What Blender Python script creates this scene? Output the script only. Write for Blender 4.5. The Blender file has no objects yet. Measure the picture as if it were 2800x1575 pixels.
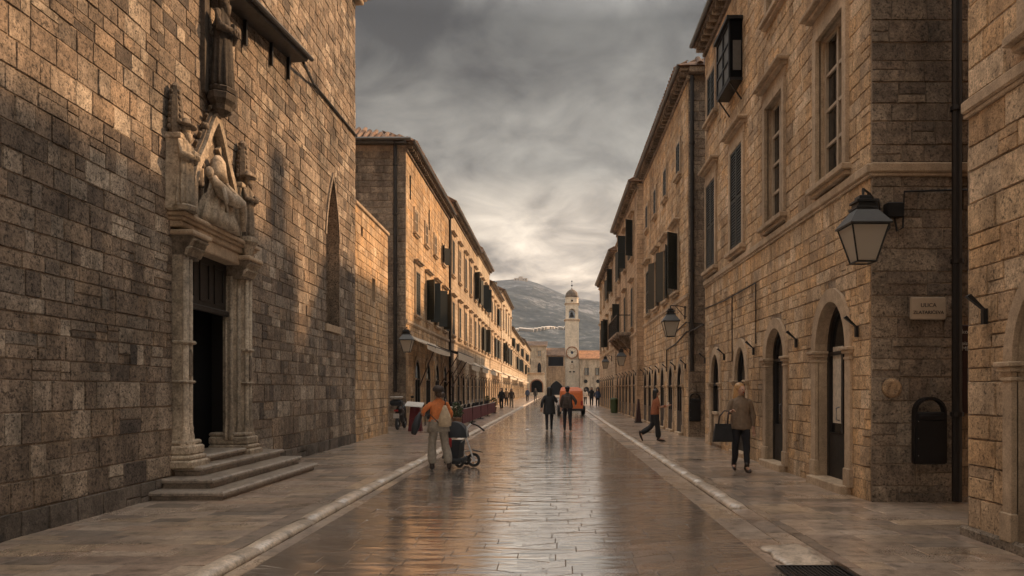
import bpy, math, random
import numpy as np
from mathutils import Vector, Matrix
from mathutils.geometry import tessellate_polygon
random.seed(11); rng = np.random.default_rng(11)
R = math.radians
sc = bpy.context.scene
col = sc.collection

# ---------------------------------------------------------------- camera
cam_d = bpy.data.cameras.new('camera')
cam = bpy.data.objects.new('camera', cam_d); col.objects.link(cam)
cam.location = (0, 0, 1.6); cam.rotation_euler = (R(90), 0, 0)
cam_d.sensor_width = 36; cam_d.lens = 36 * 2000 / 2800
cam_d.shift_x = -116 / 2800; cam_d.shift_y = 277.5 / 2800
cam_d.clip_start = 0.05; cam_d.clip_end = 9000
sc.camera = cam

# ---------------------------------------------------------------- light
SUN_AZ, SUN_EL = 63.0, 32.5          # degrees right of the street axis, above the horizon
sd = bpy.data.lights.new('sun', 'SUN'); sun = bpy.data.objects.new('sun', sd); col.objects.link(sun)
sd.energy = 1.85; sd.angle = R(2.4); sd.color = (1.0, 0.64, 0.36)
to_sun = Vector((math.sin(R(SUN_AZ)) * math.cos(R(SUN_EL)), math.cos(R(SUN_AZ)) * math.cos(R(SUN_EL)), math.sin(R(SUN_EL))))
sun.rotation_euler = to_sun.to_track_quat('Z', 'Y').to_euler()
sun.location = (60, 30, 60)

w = bpy.data.worlds.new('World'); sc.world = w; w.use_nodes = True
nt = w.node_tree; N = nt.nodes; K = nt.links; N.clear()
def wn(t, **kw):
    n = N.new(t)
    for k, v in kw.items(): setattr(n, k, v)
    return n
def wm(op, a, b=None, c=None):
    n = wn('ShaderNodeMath', operation=op)
    for i, q in enumerate((a, b, c)):
        if q is None: continue
        if isinstance(q, (int, float)): n.inputs[i].default_value = q
        else: K.new(q, n.inputs[i])
    return n.outputs[0]
out = wn('ShaderNodeOutputWorld'); bg = wn('ShaderNodeBackground'); bg.inputs[1].default_value = 0.1
sky = wn('ShaderNodeTexSky', sky_type='NISHITA', sun_disc=False, sun_elevation=R(SUN_EL), sun_rotation=R(SUN_AZ))
tc = wn('ShaderNodeTexCoord'); sp = wn('ShaderNodeSeparateXYZ'); K.new(tc.outputs['Generated'], sp.inputs[0])
el = wm('MAXIMUM', sp.outputs[2], 0.0)
den = wm('ADD', el, 0.30)
cx = wn('ShaderNodeCombineXYZ'); K.new(wm('DIVIDE', sp.outputs[0], den), cx.inputs[0]); K.new(wm('MULTIPLY', wm('DIVIDE', sp.outputs[1], den), 0.7), cx.inputs[1])
def wnoise(scale, detail, rough, dist, off):
    mp = wn('ShaderNodeMapping'); mp.inputs[1].default_value = off; mp.inputs[2].default_value = (0, 0, R(28)); mp.inputs[3].default_value = (1, 1.45, 1)
    K.new(cx.outputs[0], mp.inputs[0])
    n = wn('ShaderNodeTexNoise'); n.inputs['Scale'].default_value = scale; n.inputs['Detail'].default_value = detail
    n.inputs['Roughness'].default_value = rough; n.inputs['Distortion'].default_value = dist
    K.new(mp.outputs[0], n.inputs['Vector']); return n.outputs[0]
n1 = wnoise(1.3, 7, 0.55, 0.6, (3.1, 0.4, 0)); n2 = wnoise(5.2, 11, 0.62, .45, (7.7, 1.4, 2))
mix = wm('ADD', wm('MULTIPLY', n1, 0.52), wm('MULTIPLY', n2, 0.48))
sh = wn('ShaderNodeMapRange'); sh.inputs[1].default_value = 0.41; sh.inputs[2].default_value = 0.62; sh.inputs[3].default_value = 0.36; sh.inputs[4].default_value = 2.15
K.new(mix, sh.inputs[0])
ramp = wn('ShaderNodeValToRGB'); cr = ramp.color_ramp
stops = [(0.0, (6.2, 4.7, 3.2)), (0.08, (4.3, 3.35, 2.4)), (0.17, (2.1, 1.75, 1.36)), (0.29, (.66, .615, .52)), (0.45, (.27, .262, .23)), (0.72, (3.6, 3.45, 3.25)), (1.0, (5.4, 5.15, 4.85))]
while len(cr.elements) < len(stops): cr.elements.new(0.5)
for e, (p, c) in zip(cr.elements, stops): e.position = p; e.color = (*c, 1)
K.new(el, ramp.inputs[0])
mul = wn('ShaderNodeVectorMath', operation='SCALE'); K.new(ramp.outputs[0], mul.inputs[0]); K.new(sh.outputs[0], mul.inputs[3])
mx = wn('ShaderNodeMix', data_type='RGBA'); mx.inputs[0].default_value = 0.02
K.new(mul.outputs[0], mx.inputs[6]); K.new(sky.outputs[0], mx.inputs[7])
K.new(mx.outputs[2], bg.inputs[0]); K.new(bg.outputs[0], out.inputs[0])

vs = sc.view_settings; vs.view_transform = 'Standard'; vs.look = 'None'; vs.gamma = 1; vs.use_curve_mapping = False
vs.exposure = 1.76

# ---------------------------------------------------------------- helpers
ROOT = {}; KIDS = {}
def link(o, parent=None):
    col.objects.link(o)
    if parent is not None:
        o.parent = parent
        if parent.name in ROOT: o.matrix_parent_inverse = Matrix.Translation(-ROOT[parent.name])
        KIDS.setdefault(parent.name, []).append(o)
    return o
def thing(name, label, cat, loc=(0, 0, 0), group=None, kind=None):
    o = bpy.data.objects.new(name, None); o.empty_display_size = 0.2
    o.location = loc; col.objects.link(o); ROOT[o.name] = Vector(loc)
    tag(o, label, cat, group, kind); return o
def tag(o, label=None, cat=None, group=None, kind=None):
    if label: o['label'] = label
    if cat: o['category'] = cat
    if group: o['group'] = group
    if kind: o['kind'] = kind
    return o
def sub(name, parent):
    return link(bpy.data.objects.new(name, None), parent)
def copy_tree(root, loc, rz=0.0, label=None, parent=None):
    r = root.copy(); col.objects.link(r); r.location = loc; r.rotation_euler = (0, 0, rz)
    if label: r['label'] = label
    def rec(a, b):
        for ch in KIDS.get(a.name, []):
            c = ch.copy(); col.objects.link(c); c.parent = b; rec(ch, c)
    rec(root, r); return r

def frame(O, U, Nn): # local u -> U, d -> Nn (outwards), v -> up
    U = Vector(U).normalized(); Nn = Vector(Nn).normalized(); O = Vector(O)
    return Matrix(((U.x, Nn.x, 0, O.x), (U.y, Nn.y, 0, O.y), (U.z, Nn.z, 1, O.z), (0, 0, 0, 1)))

class MB:
    def __init__(s, M=None): s.v = []; s.f = []; s.M = M; s.mi = []; s.cur = 0
    def add(s, vs, fs):
        b = len(s.v); s.v += [tuple(p) for p in vs]; s.f += [tuple(i + b for i in f) for f in fs]; s.mi += [s.cur] * len(fs); return s
    def box(s, a, b):
        x0, y0, z0 = a; x1, y1, z1 = b
        return s.add([(x0, y0, z0), (x1, y0, z0), (x1, y1, z0), (x0, y1, z0), (x0, y0, z1), (x1, y0, z1), (x1, y1, z1), (x0, y1, z1)],
                     [(0, 3, 2, 1), (4, 5, 6, 7), (0, 1, 5, 4), (1, 2, 6, 5), (2, 3, 7, 6), (3, 0, 4, 7)])
    def bbox(s, a, b, k=0.01): # bevelled box
        x0, y0, z0 = a; x1, y1, z1 = b; k = min(k, abs(x1 - x0) * .4, abs(y1 - y0) * .4, abs(z1 - z0) * .4)
        def sq(z, i): return [(x0 + i, y0 + i, z), (x1 - i, y0 + i, z), (x1 - i, y1 - i, z), (x0 + i, y1 - i, z)]
        return s.loft([sq(z0, k), sq(z0 + k, 0), sq(z1 - k, 0), sq(z1, k)])
    def prism(s, poly, y0, y1): # poly in (x,z), extruded along y
        n = len(poly)
        vs_ = [(p[0], y0, p[1]) for p in poly] + [(p[0], y1, p[1]) for p in poly]
        fs = [tuple(range(n))[::-1], tuple(range(n, 2 * n))] + [(i, (i + 1) % n, n + (i + 1) % n, n + i) for i in range(n)]
        return s.add(vs_, fs)
    def prismz(s, poly, z0, z1):
        n = len(poly)
        vs_ = [(p[0], p[1], z0) for p in poly] + [(p[0], p[1], z1) for p in poly]
        return s.add(vs_, [tuple(range(n))[::-1], tuple(range(n, 2 * n))] + [(i, (i + 1) % n, n + (i + 1) % n, n + i) for i in range(n)])
    def band(s, outer, inner, y0, y1): # open band between two polylines in (x,z)
        n = len(outer)
        vs_ = [(p[0], y, p[1]) for y in (y0, y1) for q in (outer, inner) for p in q]
        fs = []
        for i in range(n - 1):
            o0, o1, i0, i1 = i, i + 1, n + i, n + i + 1; t = 2 * n
            fs += [(o0, o1, i1, i0), (o0 + t, i0 + t, i1 + t, o1 + t), (o0, o0 + t, o1 + t, o1), (i0, i1, i1 + t, i0 + t)]
        fs += [(0, n, n + 2 * n, 2 * n), (n - 1, 3 * n - 1, 4 * n - 1, 2 * n - 1)]
        return s.add(vs_, fs)
    def loft(s, rings, cap=True, closed=True):
        n = len(rings[0]); vs_ = [p for r in rings for p in r]; fs = []
        for k in range(len(rings) - 1):
            for i in range(n if closed else n - 1):
                j = (i + 1) % n; fs.append((k * n + i, k * n + j, (k + 1) * n + j, (k + 1) * n + i))
        if cap: fs += [tuple(range(n))[::-1], tuple(range((len(rings) - 1) * n, len(rings) * n))]
        return s.add(vs_, fs)
    def tube(s, pts, rad, n=8, cap=True, up=(0, 0, 1)):
        pts = [Vector(p) for p in pts]; m = len(pts); rings = []
        for i, p in enumerate(pts):
            d = (pts[min(i + 1, m - 1)] - pts[max(i - 1, 0)]).normalized()
            a = Vector(up).cross(d)
            if a.length < 1e-3: a = Vector((1, 0, 0)).cross(d)
            if a.length < 1e-3: a = Vector((0, 1, 0)).cross(d)
            a.normalize(); b = d.cross(a)
            r = rad[i] if isinstance(rad, (list, tuple)) else rad
            rx, ry = r if isinstance(r, (list, tuple)) else (r, r)
            rings.append([p + a * (rx * math.cos(t)) + b * (ry * math.sin(t)) for t in [2 * math.pi * q / n for q in range(n)]])
        return s.loft(rings, cap)
    def lathe(s, prof, c=(0, 0, 0), n=16, sx=1, sy=1):
        return s.loft([[(c[0] + r * sx * math.cos(2 * math.pi * q / n), c[1] + r * sy * math.sin(2 * math.pi * q / n), c[2] + z) for q in range(n)] for r, z in prof])
    def ball(s, c, r, n=10, m=7):
        rx, ry, rz = r if isinstance(r, (list, tuple)) else (r, r, r)
        return s.loft([[(c[0] + rx * math.sin(a) * math.cos(2 * math.pi * q / n), c[1] + ry * math.sin(a) * math.sin(2 * math.pi * q / n), c[2] + rz * math.cos(a)) for q in range(n)]
                       for a in [math.pi * (0.04 + 0.92 * k / (m - 1)) for k in range(m)]])
    def mesh(s, name, mats, smooth=False):
        me = bpy.data.meshes.new(name)
        vs_ = s.v if s.M is None else [tuple(s.M @ Vector(p)) for p in s.v]
        me.from_pydata(vs_, [], s.f)
        for m_ in (mats if isinstance(mats, (list, tuple)) else [mats]): me.materials.append(MAT[m_])
        if any(s.mi): me.polygons.foreach_set('material_index', s.mi)
        if smooth: me.polygons.foreach_set('use_smooth', [True] * len(me.polygons))
        return me
    def build(s, name, mats, parent=None, smooth=False, T=None):
        if T is not None: s.M = T
        me = s.mesh(name, mats, smooth)
        return link(bpy.data.objects.new(name, me), parent)

def arch_pts(uc, hw, v0, sp_, rise, pointed=0.0, n=16):
    """outline of an arched opening from the foot at -u over the top to the foot at +u"""
    P = [(uc - hw, v0)]
    for k in range(n + 1):
        t = math.pi * (1 - k / n); x = math.cos(t); z = math.sin(t)
        if pointed: z = (1 - pointed) * z + pointed * (1 - abs(x)) ** 0.75
        P.append((uc + hw * x, sp_ + rise * z))
    P.append((uc + hw, v0)); return P

# ---------------------------------------------------------------- materials
MAT = {}
def newmat(name):
    m = bpy.data.materials.new(name); m.use_nodes = True; MAT[name] = m
    return m, m.node_tree.nodes, m.node_tree.links, m.node_tree.nodes['Principled BSDF']
def flat(name, c, rough=0.6, metal=0.0, var=0.12, scale=14.0, bump=0.0, spec=0.5):
    m, n, l, b = newmat(name)
    ge = n.new('ShaderNodeNewGeometry'); no = n.new('ShaderNodeTexNoise'); no.inputs['Scale'].default_value = scale; no.inputs['Detail'].default_value = 5
    l.new(ge.outputs['Position'], no.inputs['Vector'])
    mr = n.new('ShaderNodeMapRange'); mr.inputs[1].default_value = .3; mr.inputs[2].default_value = .7; mr.inputs[3].default_value = 1 - var; mr.inputs[4].default_value = 1 + var
    l.new(no.outputs[0], mr.inputs[0])
    v = n.new('ShaderNodeVectorMath'); v.operation = 'SCALE'; v.inputs[0].default_value = c; l.new(mr.outputs[0], v.inputs[3])
    l.new(v.outputs[0], b.inputs['Base Color'])
    r2 = n.new('ShaderNodeMapRange'); r2.inputs[3].default_value = max(.05, rough - .12); r2.inputs[4].default_value = min(1, rough + .12); l.new(no.outputs[0], r2.inputs[0]); l.new(r2.outputs[0], b.inputs['Roughness'])
    b.inputs['Metallic'].default_value = metal; b.inputs['Specular IOR Level'].default_value = spec
    if bump:
        bp = n.new('ShaderNodeBump'); bp.inputs['Strength'].default_value = bump; bp.inputs['Distance'].default_value = .02
        l.new(no.outputs[0], bp.inputs['Height']); l.new(bp.outputs[0], b.inputs['Normal'])
    return m
def stone(name, cols, rough=0.88, pit=0.55, blotch=0.35, bump=0.6, grain=38.0, wet=False, brick=None, pits_lo=.34, pits_hi=.46, tiny=1.0, spec=0.35, grime=.42):
    """stone whose tone changes from piece to piece, with blotches, pits and relief in world space"""
    m, n, l, b = newmat(name)
    def nd(t, **kw):
        q = n.new(t)
        for k, v in kw.items(): setattr(q, k, v)
        return q
    def ma(op, x, y):
        q = nd('ShaderNodeMath', operation=op)
        for i, z in enumerate((x, y)):
            if isinstance(z, (int, float)): q.inputs[i].default_value = z
            else: l.new(z, q.inputs[i])
        return q.outputs[0]
    ge = nd('ShaderNodeNewGeometry'); oi = nd('ShaderNodeObjectInfo'); at = nd('ShaderNodeAttribute', attribute_name='rnd')
    rnd = ma('FRACT', ma('ADD', oi.outputs['Random'], at.outputs['Fac']), 0)
    pos = ge.outputs['Position']; hgt = None
    if brick: # far ashlar: courses read from the material only
        sx = nd('ShaderNodeSeparateXYZ'); l.new(pos, sx.inputs[0]); cb = nd('ShaderNodeCombineXYZ')
        l.new(ma('ADD', sx.outputs[0], sx.outputs[1]), cb.inputs[0]); l.new(sx.outputs[2], cb.inputs[1])
        br = nd('ShaderNodeTexBrick'); l.new(cb.outputs[0], br.inputs['Vector']); br.inputs['Scale'].default_value = 1.0
        br.inputs['Brick Width'].default_value = brick[0]; br.inputs['Row Height'].default_value = brick[1]; br.inputs['Mortar Size'].default_value = .012
        br.inputs['Color1'].default_value = (0, 0, 0, 1); br.inputs['Color2'].default_value = (1, 1, 1, 1); br.inputs['Mortar'].default_value = (.5, .5, .5, 1)
        br.inputs['Bias'].default_value = 0.0
        sc3 = nd('ShaderNodeSeparateColor'); l.new(br.outputs['Color'], sc3.inputs[0]); rnd = sc3.outputs[0]; hgt = br.outputs['Fac']
    rp = nd('ShaderNodeValToRGB'); cr_ = rp.color_ramp; cr_.interpolation = 'LINEAR'
    while len(cr_.elements) < len(cols): cr_.elements.new(.5)
    for i, (e, c) in enumerate(zip(cr_.elements, cols)): e.position = i / (len(cols) - 1); e.color = (*c, 1)
    l.new(rnd, rp.inputs[0])
    def noise(s, d, r=.6, off=True):
        q = nd('ShaderNodeTexNoise'); q.inputs['Scale'].default_value = s; q.inputs['Detail'].default_value = d; q.inputs['Roughness'].default_value = r
        if off:
            mp = nd('ShaderNodeVectorMath', operation='ADD'); l.new(pos, mp.inputs[0])
            cq = nd('ShaderNodeCombineXYZ'); l.new(ma('MULTIPLY', rnd, 17.0), cq.inputs[0]); l.new(ma('MULTIPLY', rnd, 9.0), cq.inputs[2]); l.new(cq.outputs[0], mp.inputs[1])
            l.new(mp.outputs[0], q.inputs['Vector'])
        else: l.new(pos, q.inputs['Vector'])
        return q.outputs[0]
    def rng_(x, a, b2, c, d):
        q = nd('ShaderNodeMapRange'); l.new(x, q.inputs[0])
        for i, z in enumerate((a, b2, c, d)): q.inputs[i + 1].default_value = z
        return q.outputs[0]
    big = noise(.55, 4, .6, False); mid = noise(7.0, 7, .65); fine = noise(grain, 7, .7)
    fac = ma('MULTIPLY', rng_(big, .32, .68, 1 - blotch * .7, 1 + blotch * .55), rng_(mid, .3, .7, 1 - blotch, 1 + blotch))
    if not wet: # rain streaks and grime, larger than the single stones
        mp2 = nd('ShaderNodeMapping'); l.new(pos, mp2.inputs[0]); mp2.inputs[3].default_value = (1, 1, .3)
        q2 = nd('ShaderNodeTexNoise'); q2.inputs['Scale'].default_value = 1.5; q2.inputs['Detail'].default_value = 7; q2.inputs['Roughness'].default_value = .68; l.new(mp2.outputs[0], q2.inputs['Vector'])
        fac = ma('MULTIPLY', fac, rng_(q2.outputs[0], .36, .56, 1 - grime, 1.08))
    fac = ma('MULTIPLY', fac, rng_(fine, .36, .62, 1 - .32 * tiny, 1 + .22 * tiny))
    fac = ma('MULTIPLY', fac, rng_(mid if wet else noise(19.0, 7, .75), pits_lo, pits_hi, 1 - pit, 1.0))
    if hgt is not None: fac = ma('MULTIPLY', fac, rng_(hgt, 0, 1, 1.0, .5))
    v = nd('ShaderNodeVectorMath', operation='SCALE'); l.new(rp.outputs[0], v.inputs[0]); l.new(fac, v.inputs[3]); l.new(v.outputs[0], b.inputs['Base Color'])
    b.inputs['Specular IOR Level'].default_value = spec
    h = ma('ADD', ma('MULTIPLY', mid, .8), ma('MULTIPLY', fine, .5))
    if hgt is not None: h = ma('SUBTRACT', h, ma('MULTIPLY', hgt, .9))
    bp = nd('ShaderNodeBump'); bp.inputs['Strength'].default_value = bump; bp.inputs['Distance'].default_value = .03
    if wet:
        # worn, rain-wet slabs: broad undulation, film of water in the low spots
        mp = nd('ShaderNodeMapping'); l.new(pos, mp.inputs[0]); mp.inputs[3].default_value = wet[4]
        q = nd('ShaderNodeTexNoise'); q.inputs['Scale'].default_value = 1.6; q.inputs['Detail'].default_value = 3.0; q.inputs['Roughness'].default_value = .55; q.inputs['Distortion'].default_value = .15; l.new(mp.outputs[0], q.inputs['Vector'])
        b.inputs['Coat Weight'].default_value = wet[2]; b.inputs['Coat Roughness'].default_value = wet[3]; b.inputs['Coat IOR'].default_value = 4.0 if wet[2] > .9 else 1.9; b.inputs['IOR'].default_value = 2.2 if wet[2] > .9 else 1.6
        bp.inputs['Distance'].default_value = .035; l.new(ma('ADD', q.outputs[0], ma('MULTIPLY', fine, .04)), bp.inputs['Height']); l.new(bp.outputs[0], b.inputs['Coat Normal'])
        pud = noise(.8, 5, .6, False)
        rr = ma('ADD', rng_(pud, .34, .62, wet[0], wet[1]), rng_(rnd, 0, 1, -.03, .05))
        rr = ma('ADD', rr, rng_(fine, .4, .7, -.04, .08)); l.new(rr, b.inputs['Roughness'])
        if wet[2] > .9: # standing film of water over the polished slabs, patchy
            gl = nd('ShaderNodeBsdfGlossy'); gl.inputs['Roughness'].default_value = .06; gl.inputs['Color'].default_value = (.97, .96, .94, 1); l.new(bp.outputs[0], gl.inputs['Normal'])
            lw = nd('ShaderNodeFresnel'); lw.inputs['IOR'].default_value = 1.9; l.new(bp.outputs[0], lw.inputs['Normal'])
            ms_ = nd('ShaderNodeMixShader'); l.new(ma('MULTIPLY', lw.outputs[0], rng_(pud, .35, .6, .65, .25)), ms_.inputs[0]); l.new(b.outputs[0], ms_.inputs[1]); l.new(gl.outputs[0], ms_.inputs[2])
            l.new(ms_.outputs[0], n['Material Output'].inputs['Surface'])
    else:
        l.new(h, bp.inputs['Height']); b.inputs['Roughness'].default_value = rough
    l.new(bp.outputs[0], b.inputs['Normal']); return m

stone('plinth_stone', [(.10, .08, .062), (.15, .12, .095), (.12, .10, .08)], pit=.5, blotch=.4, bump=.7)
stone('church_stone', [(.13, .098, .072), (.26, .195, .14), (.195, .142, .10), (.36, .28, .205), (.22, .175, .134), (.29, .21, .142), (.105, .082, .065), (.43, .35, .265), (.235, .165, .11)], pit=.72, blotch=.42, bump=.9, pits_lo=.38, pits_hi=.50)
stone('warm_stone', [(.43, .275, .15), (.57, .40, .24), (.51, .33, .18), (.61, .45, .295), (.39, .265, .16), (.60, .375, .19), (.53, .375, .23)], pit=.6, blotch=.34, bump=.75, pits_lo=.36, pits_hi=.47)
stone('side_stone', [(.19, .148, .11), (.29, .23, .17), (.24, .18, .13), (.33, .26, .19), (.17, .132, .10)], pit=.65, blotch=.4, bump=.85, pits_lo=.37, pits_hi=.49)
stone('mortar', [(.27, .205, .148), (.34, .26, .19)], pit=.5, blotch=.3, bump=.8)
stone('trim', [(.41, .30, .20), (.45, .335, .225)], pit=.3, blotch=.2, bump=.25, grain=60, tiny=.7, grime=.25)
stone('carved', [(.36, .29, .21), (.42, .335, .245)], pit=.55, blotch=.38, bump=.5, grain=26)
stone('black_carved', [(.07, .055, .042), (.12, .093, .07)], pit=.6, blotch=.4, bump=.6, grain=26)  # darkest of the carved stone tones, near-black all over
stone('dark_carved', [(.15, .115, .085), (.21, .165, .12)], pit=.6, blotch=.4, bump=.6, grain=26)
stone('ashlar', [(.40, .30, .205), (.49, .375, .26), (.44, .33, .225), (.53, .42, .30)], pit=.35, blotch=.26, bump=.45, brick=(.62, .27))
stone('ashlar_light', [(.46, .37, .27), (.55, .45, .33), (.50, .405, .29)], pit=.3, blotch=.24, bump=.4, brick=(.7, .3))
stone('ashlar_warm', [(.40, .27, .165), (.50, .355, .225), (.45, .31, .19)], pit=.4, blotch=.28, bump=.5, brick=(.55, .26))
stone('tower_stone', [(.60, .53, .42), (.66, .58, .47)], pit=.25, blotch=.18, bump=.3, brick=(.9, .45), grime=.15)
stone('wet_slab', [(.22, .182, .15), (.29, .238, .195), (.25, .205, .17), (.32, .24, .185), (.18, .152, .128), (.30, .25, .21), (.26, .198, .155)], pit=.22, blotch=.22, bump=.46, grain=55, wet=(.16, .28, 1.0, .045, (.5, 3.0, 1)), spec=.7)
stone('damp_slab', [(.32, .24, .18), (.50, .385, .29), (.36, .275, .205), (.52, .38, .255), (.16, .13, .105), (.46, .365, .285), (.30, .215, .16), (.25, .2, .16), (.44, .31, .22)], pit=.35, blotch=.32, bump=.4, grain=55, wet=(.22, .46, .8, .16, (.5, 2.6, 1)), spec=.8)
stone('kerb_stone', [(.42, .335, .25), (.50, .405, .31), (.46, .365, .275)], pit=.45, blotch=.3, bump=.5, wet=(.3, .5, .3, .25, (2.5, 2.5, 2)), spec=.6)
stone('step_stone', [(.24, .195, .15), (.29, .235, .185)], pit=.4, blotch=.3, bump=.35, wet=(.35, .55, .2, .25, (2, 2, 2)), spec=.5)
stone('joint', [(.15, .115, .088), (.19, .148, .115)], pit=.3, blotch=.3, bump=.5)
stone('tile_clay', [(.16, .085, .05), (.22, .12, .07), (.12, .075, .05), (.26, .16, .10)], pit=.5, blotch=.4, bump=.5)
stone('tile_orange', [(.30, .145, .07), (.35, .18, .09)], pit=.3, blotch=.25, bump=.4)
flat('black_iron', (.012, .012, .013), .45, .3)
flat('lamp_iron', (.018, .018, .018), .5, .2)
flat('lamp_roof', (.05, .047, .043), .4, .3)
flat('bin_metal', (.014, .013, .013), .5, .1, spec=.3)
flat('pipe_metal', (.02, .017, .015), .5, .3)
flat('zinc', (.12, .115, .105), .45, .5)
flat('shutter_green', (.022, .026, .022), .55)
flat('dark_wood', (.014, .011, .009), .5)
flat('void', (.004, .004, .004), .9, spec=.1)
flat('pale_wood', (.40, .31, .22), .5)
flat('brown_wood', (.075, .035, .02), .55)
flat('cream_cloth', (.52, .44, .34), .8, var=.2, scale=16.0, bump=.8)
flat('dark_cloth', (.02, .022, .025), .8)
flat('red_cloth', (.10, .012, .016), .75, var=.2, scale=16.0, bump=.8)
flat('sign_stone', (.46, .36, .26), .6, var=.06)
flat('letter', (.05, .042, .036), .7)
flat('letter_pale', (.5, .48, .44), .7)
flat('menu_board', (.03, .008, .008), .5)
flat('orange_paint', (.62, .15, .03), .4)
flat('rubber', (.012, .012, .012), .7)
flat('white_metal', (.6, .6, .6), .35, .2)
flat('grey_metal', (.25, .25, .25), .4, .5)
flat('skin', (.42, .24, .16), .5)
flat('hair_brown', (.06, .035, .02), .5)
flat('hair_blond', (.42, .24, .10), .45, var=.3, scale=40.0)
flat('hair_black', (.008, .007, .007), .45)
flat('shirt_orange', (.55, .17, .05), .8, var=.2, scale=16.0, bump=.8)
flat('trouser_grey', (.25, .215, .172), .85, var=.2, scale=16.0, bump=.8)
flat('coat_black', (.010, .010, .011), .75, var=.2, scale=16.0, bump=.8)
flat('jacket_brown', (.045, .032, .025), .8, var=.2, scale=16.0, bump=.8)
flat('sweater_taupe', (.17, .12, .08), .9, var=.2, scale=16.0, bump=.8)
flat('jeans_dark', (.010, .010, .014), .85, var=.2, scale=16.0, bump=.8)
flat('top_rust', (.26, .085, .035), .8, var=.2, scale=16.0, bump=.8)
flat('leather', (.025, .014, .010), .45)
flat('bag_tan', (.42, .32, .21), .75, var=.2, scale=16.0, bump=.8)
flat('red_lining', (.30, .02, .015), .7)
flat('pebble_white', (.45, .42, .38), .7)
flat('leaf', (.05, .075, .025), .6)
flat('blue_cloth', (.03, .05, .10), .8)
m_, n_, l_, b_ = newmat('glass_dark'); b_.inputs['Base Color'].default_value = (.01, .011, .012, 1); b_.inputs['Roughness'].default_value = .06; b_.inputs['Specular IOR Level'].default_value = .7
m_, n_, l_, b_ = newmat('lamp_glass'); b_.inputs['Base Color'].default_value = (.62, .55, .45, 1); b_.inputs['Roughness'].default_value = .28; b_.inputs['Transmission Weight'].default_value = .45; b_.inputs['IOR'].default_value = 1.2
# hillside scrub and pale rock
m_, n_, l_, b_ = newmat('hill_scrub')
ge = n_.new('ShaderNodeNewGeometry'); a_ = n_.new('ShaderNodeTexNoise'); a_.inputs['Scale'].default_value = .011; a_.inputs['Detail'].default_value = 9; a_.inputs['Roughness'].default_value = .68
c_ = n_.new('ShaderNodeTexNoise'); c_.inputs['Scale'].default_value = .11; c_.inputs['Detail'].default_value = 6; c_.inputs['Roughness'].default_value = .75
mp_ = n_.new('ShaderNodeMapping'); mp_.inputs[2].default_value = (0, R(-28), 0); mp_.inputs[3].default_value = (.55, .6, 2.4)
l_.new(ge.outputs['Position'], mp_.inputs[0]); l_.new(mp_.outputs[0], a_.inputs['Vector']); l_.new(ge.outputs['Position'], c_.inputs['Vector'])
ad = n_.new('ShaderNodeMath'); ad.operation = 'MULTIPLY_ADD'; ad.inputs[1].default_value = .55; l_.new(c_.outputs[0], ad.inputs[0])
hf = n_.new('ShaderNodeMath'); hf.operation = 'MULTIPLY'; hf.inputs[1].default_value = .5; l_.new(a_.outputs[0], hf.inputs[0]); l_.new(hf.outputs[0], ad.inputs[2])
rp_ = n_.new('ShaderNodeValToRGB'); l_.new(ad.outputs[0], rp_.inputs[0])
st = [(.42, (.012, .018, .02)), (.50, (.028, .037, .041)), (.57, (.06, .07, .073)), (.64, (.19, .195, .20))]
while len(rp_.color_ramp.elements) < 4: rp_.color_ramp.elements.new(.5)
for e, (p, c) in zip(rp_.color_ramp.elements, st): e.position = p; e.color = (*c, 1)
l_.new(rp_.outputs[0], b_.inputs['Base Color']); b_.inputs['Roughness'].default_value = .95; b_.inputs['Specular IOR Level'].default_value = .1
# ---------------------------------------------------------------- ground, carriageway, pavements
def px(X, Y, Z):
    return 1516 + 2000 * X / Y, 1065 - 2000 * (Z - 1.6) / Y
def in_view(X, Y, Z, pad=60):
    if Y < .5: return False
    a, b = px(X, Y, Z); return -pad < a < 2800 + pad and -pad < b < 1575 + pad
def pieces(name, verts, faces_one, rnds, mat, parent, kind='stuff'):
    """verts: (n,k,3) array, faces_one: list of faces on k verts; one mesh with a tone per piece"""
    n, k, _ = verts.shape
    me = bpy.data.meshes.new(name)
    allf = []
    for i in range(n):
        o = i * k; allf += [tuple(q + o for q in f) for f in faces_one]
    me.from_pydata(verts.reshape(-1, 3).tolist(), [], allf)
    a = me.attributes.new('rnd', 'FLOAT', 'FACE'); a.data.foreach_set('value', np.repeat(rnds, len(faces_one)).astype(np.float32))
    me.materials.append(MAT[mat])
    o = link(bpy.data.objects.new(name, me), parent)
    if kind: o['kind'] = kind
    return o
SF = [(4, 5, 6, 7), (0, 1, 5, 4), (1, 2, 6, 5), (2, 3, 7, 6), (3, 0, 4, 7)]
def slab_verts(q, z, gap=.0022, bev=.003, dep=.006, jz=.003):
    c = np.mean(q, axis=0); o = np.zeros((8, 3))
    d = q - c; L = np.linalg.norm(d, axis=1, keepdims=True)
    a = c + d * (1 - gap * 1.4 / L); b = c + d * (1 - (gap + bev) * 1.4 / L)
    o[:4, :2] = a; o[:4, 2] = z - dep; o[4:, :2] = b; dz = rng.normal(0, jz * .5)
    o[4:, 2] = z + dz + rng.normal(0, jz, 4); return o
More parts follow.
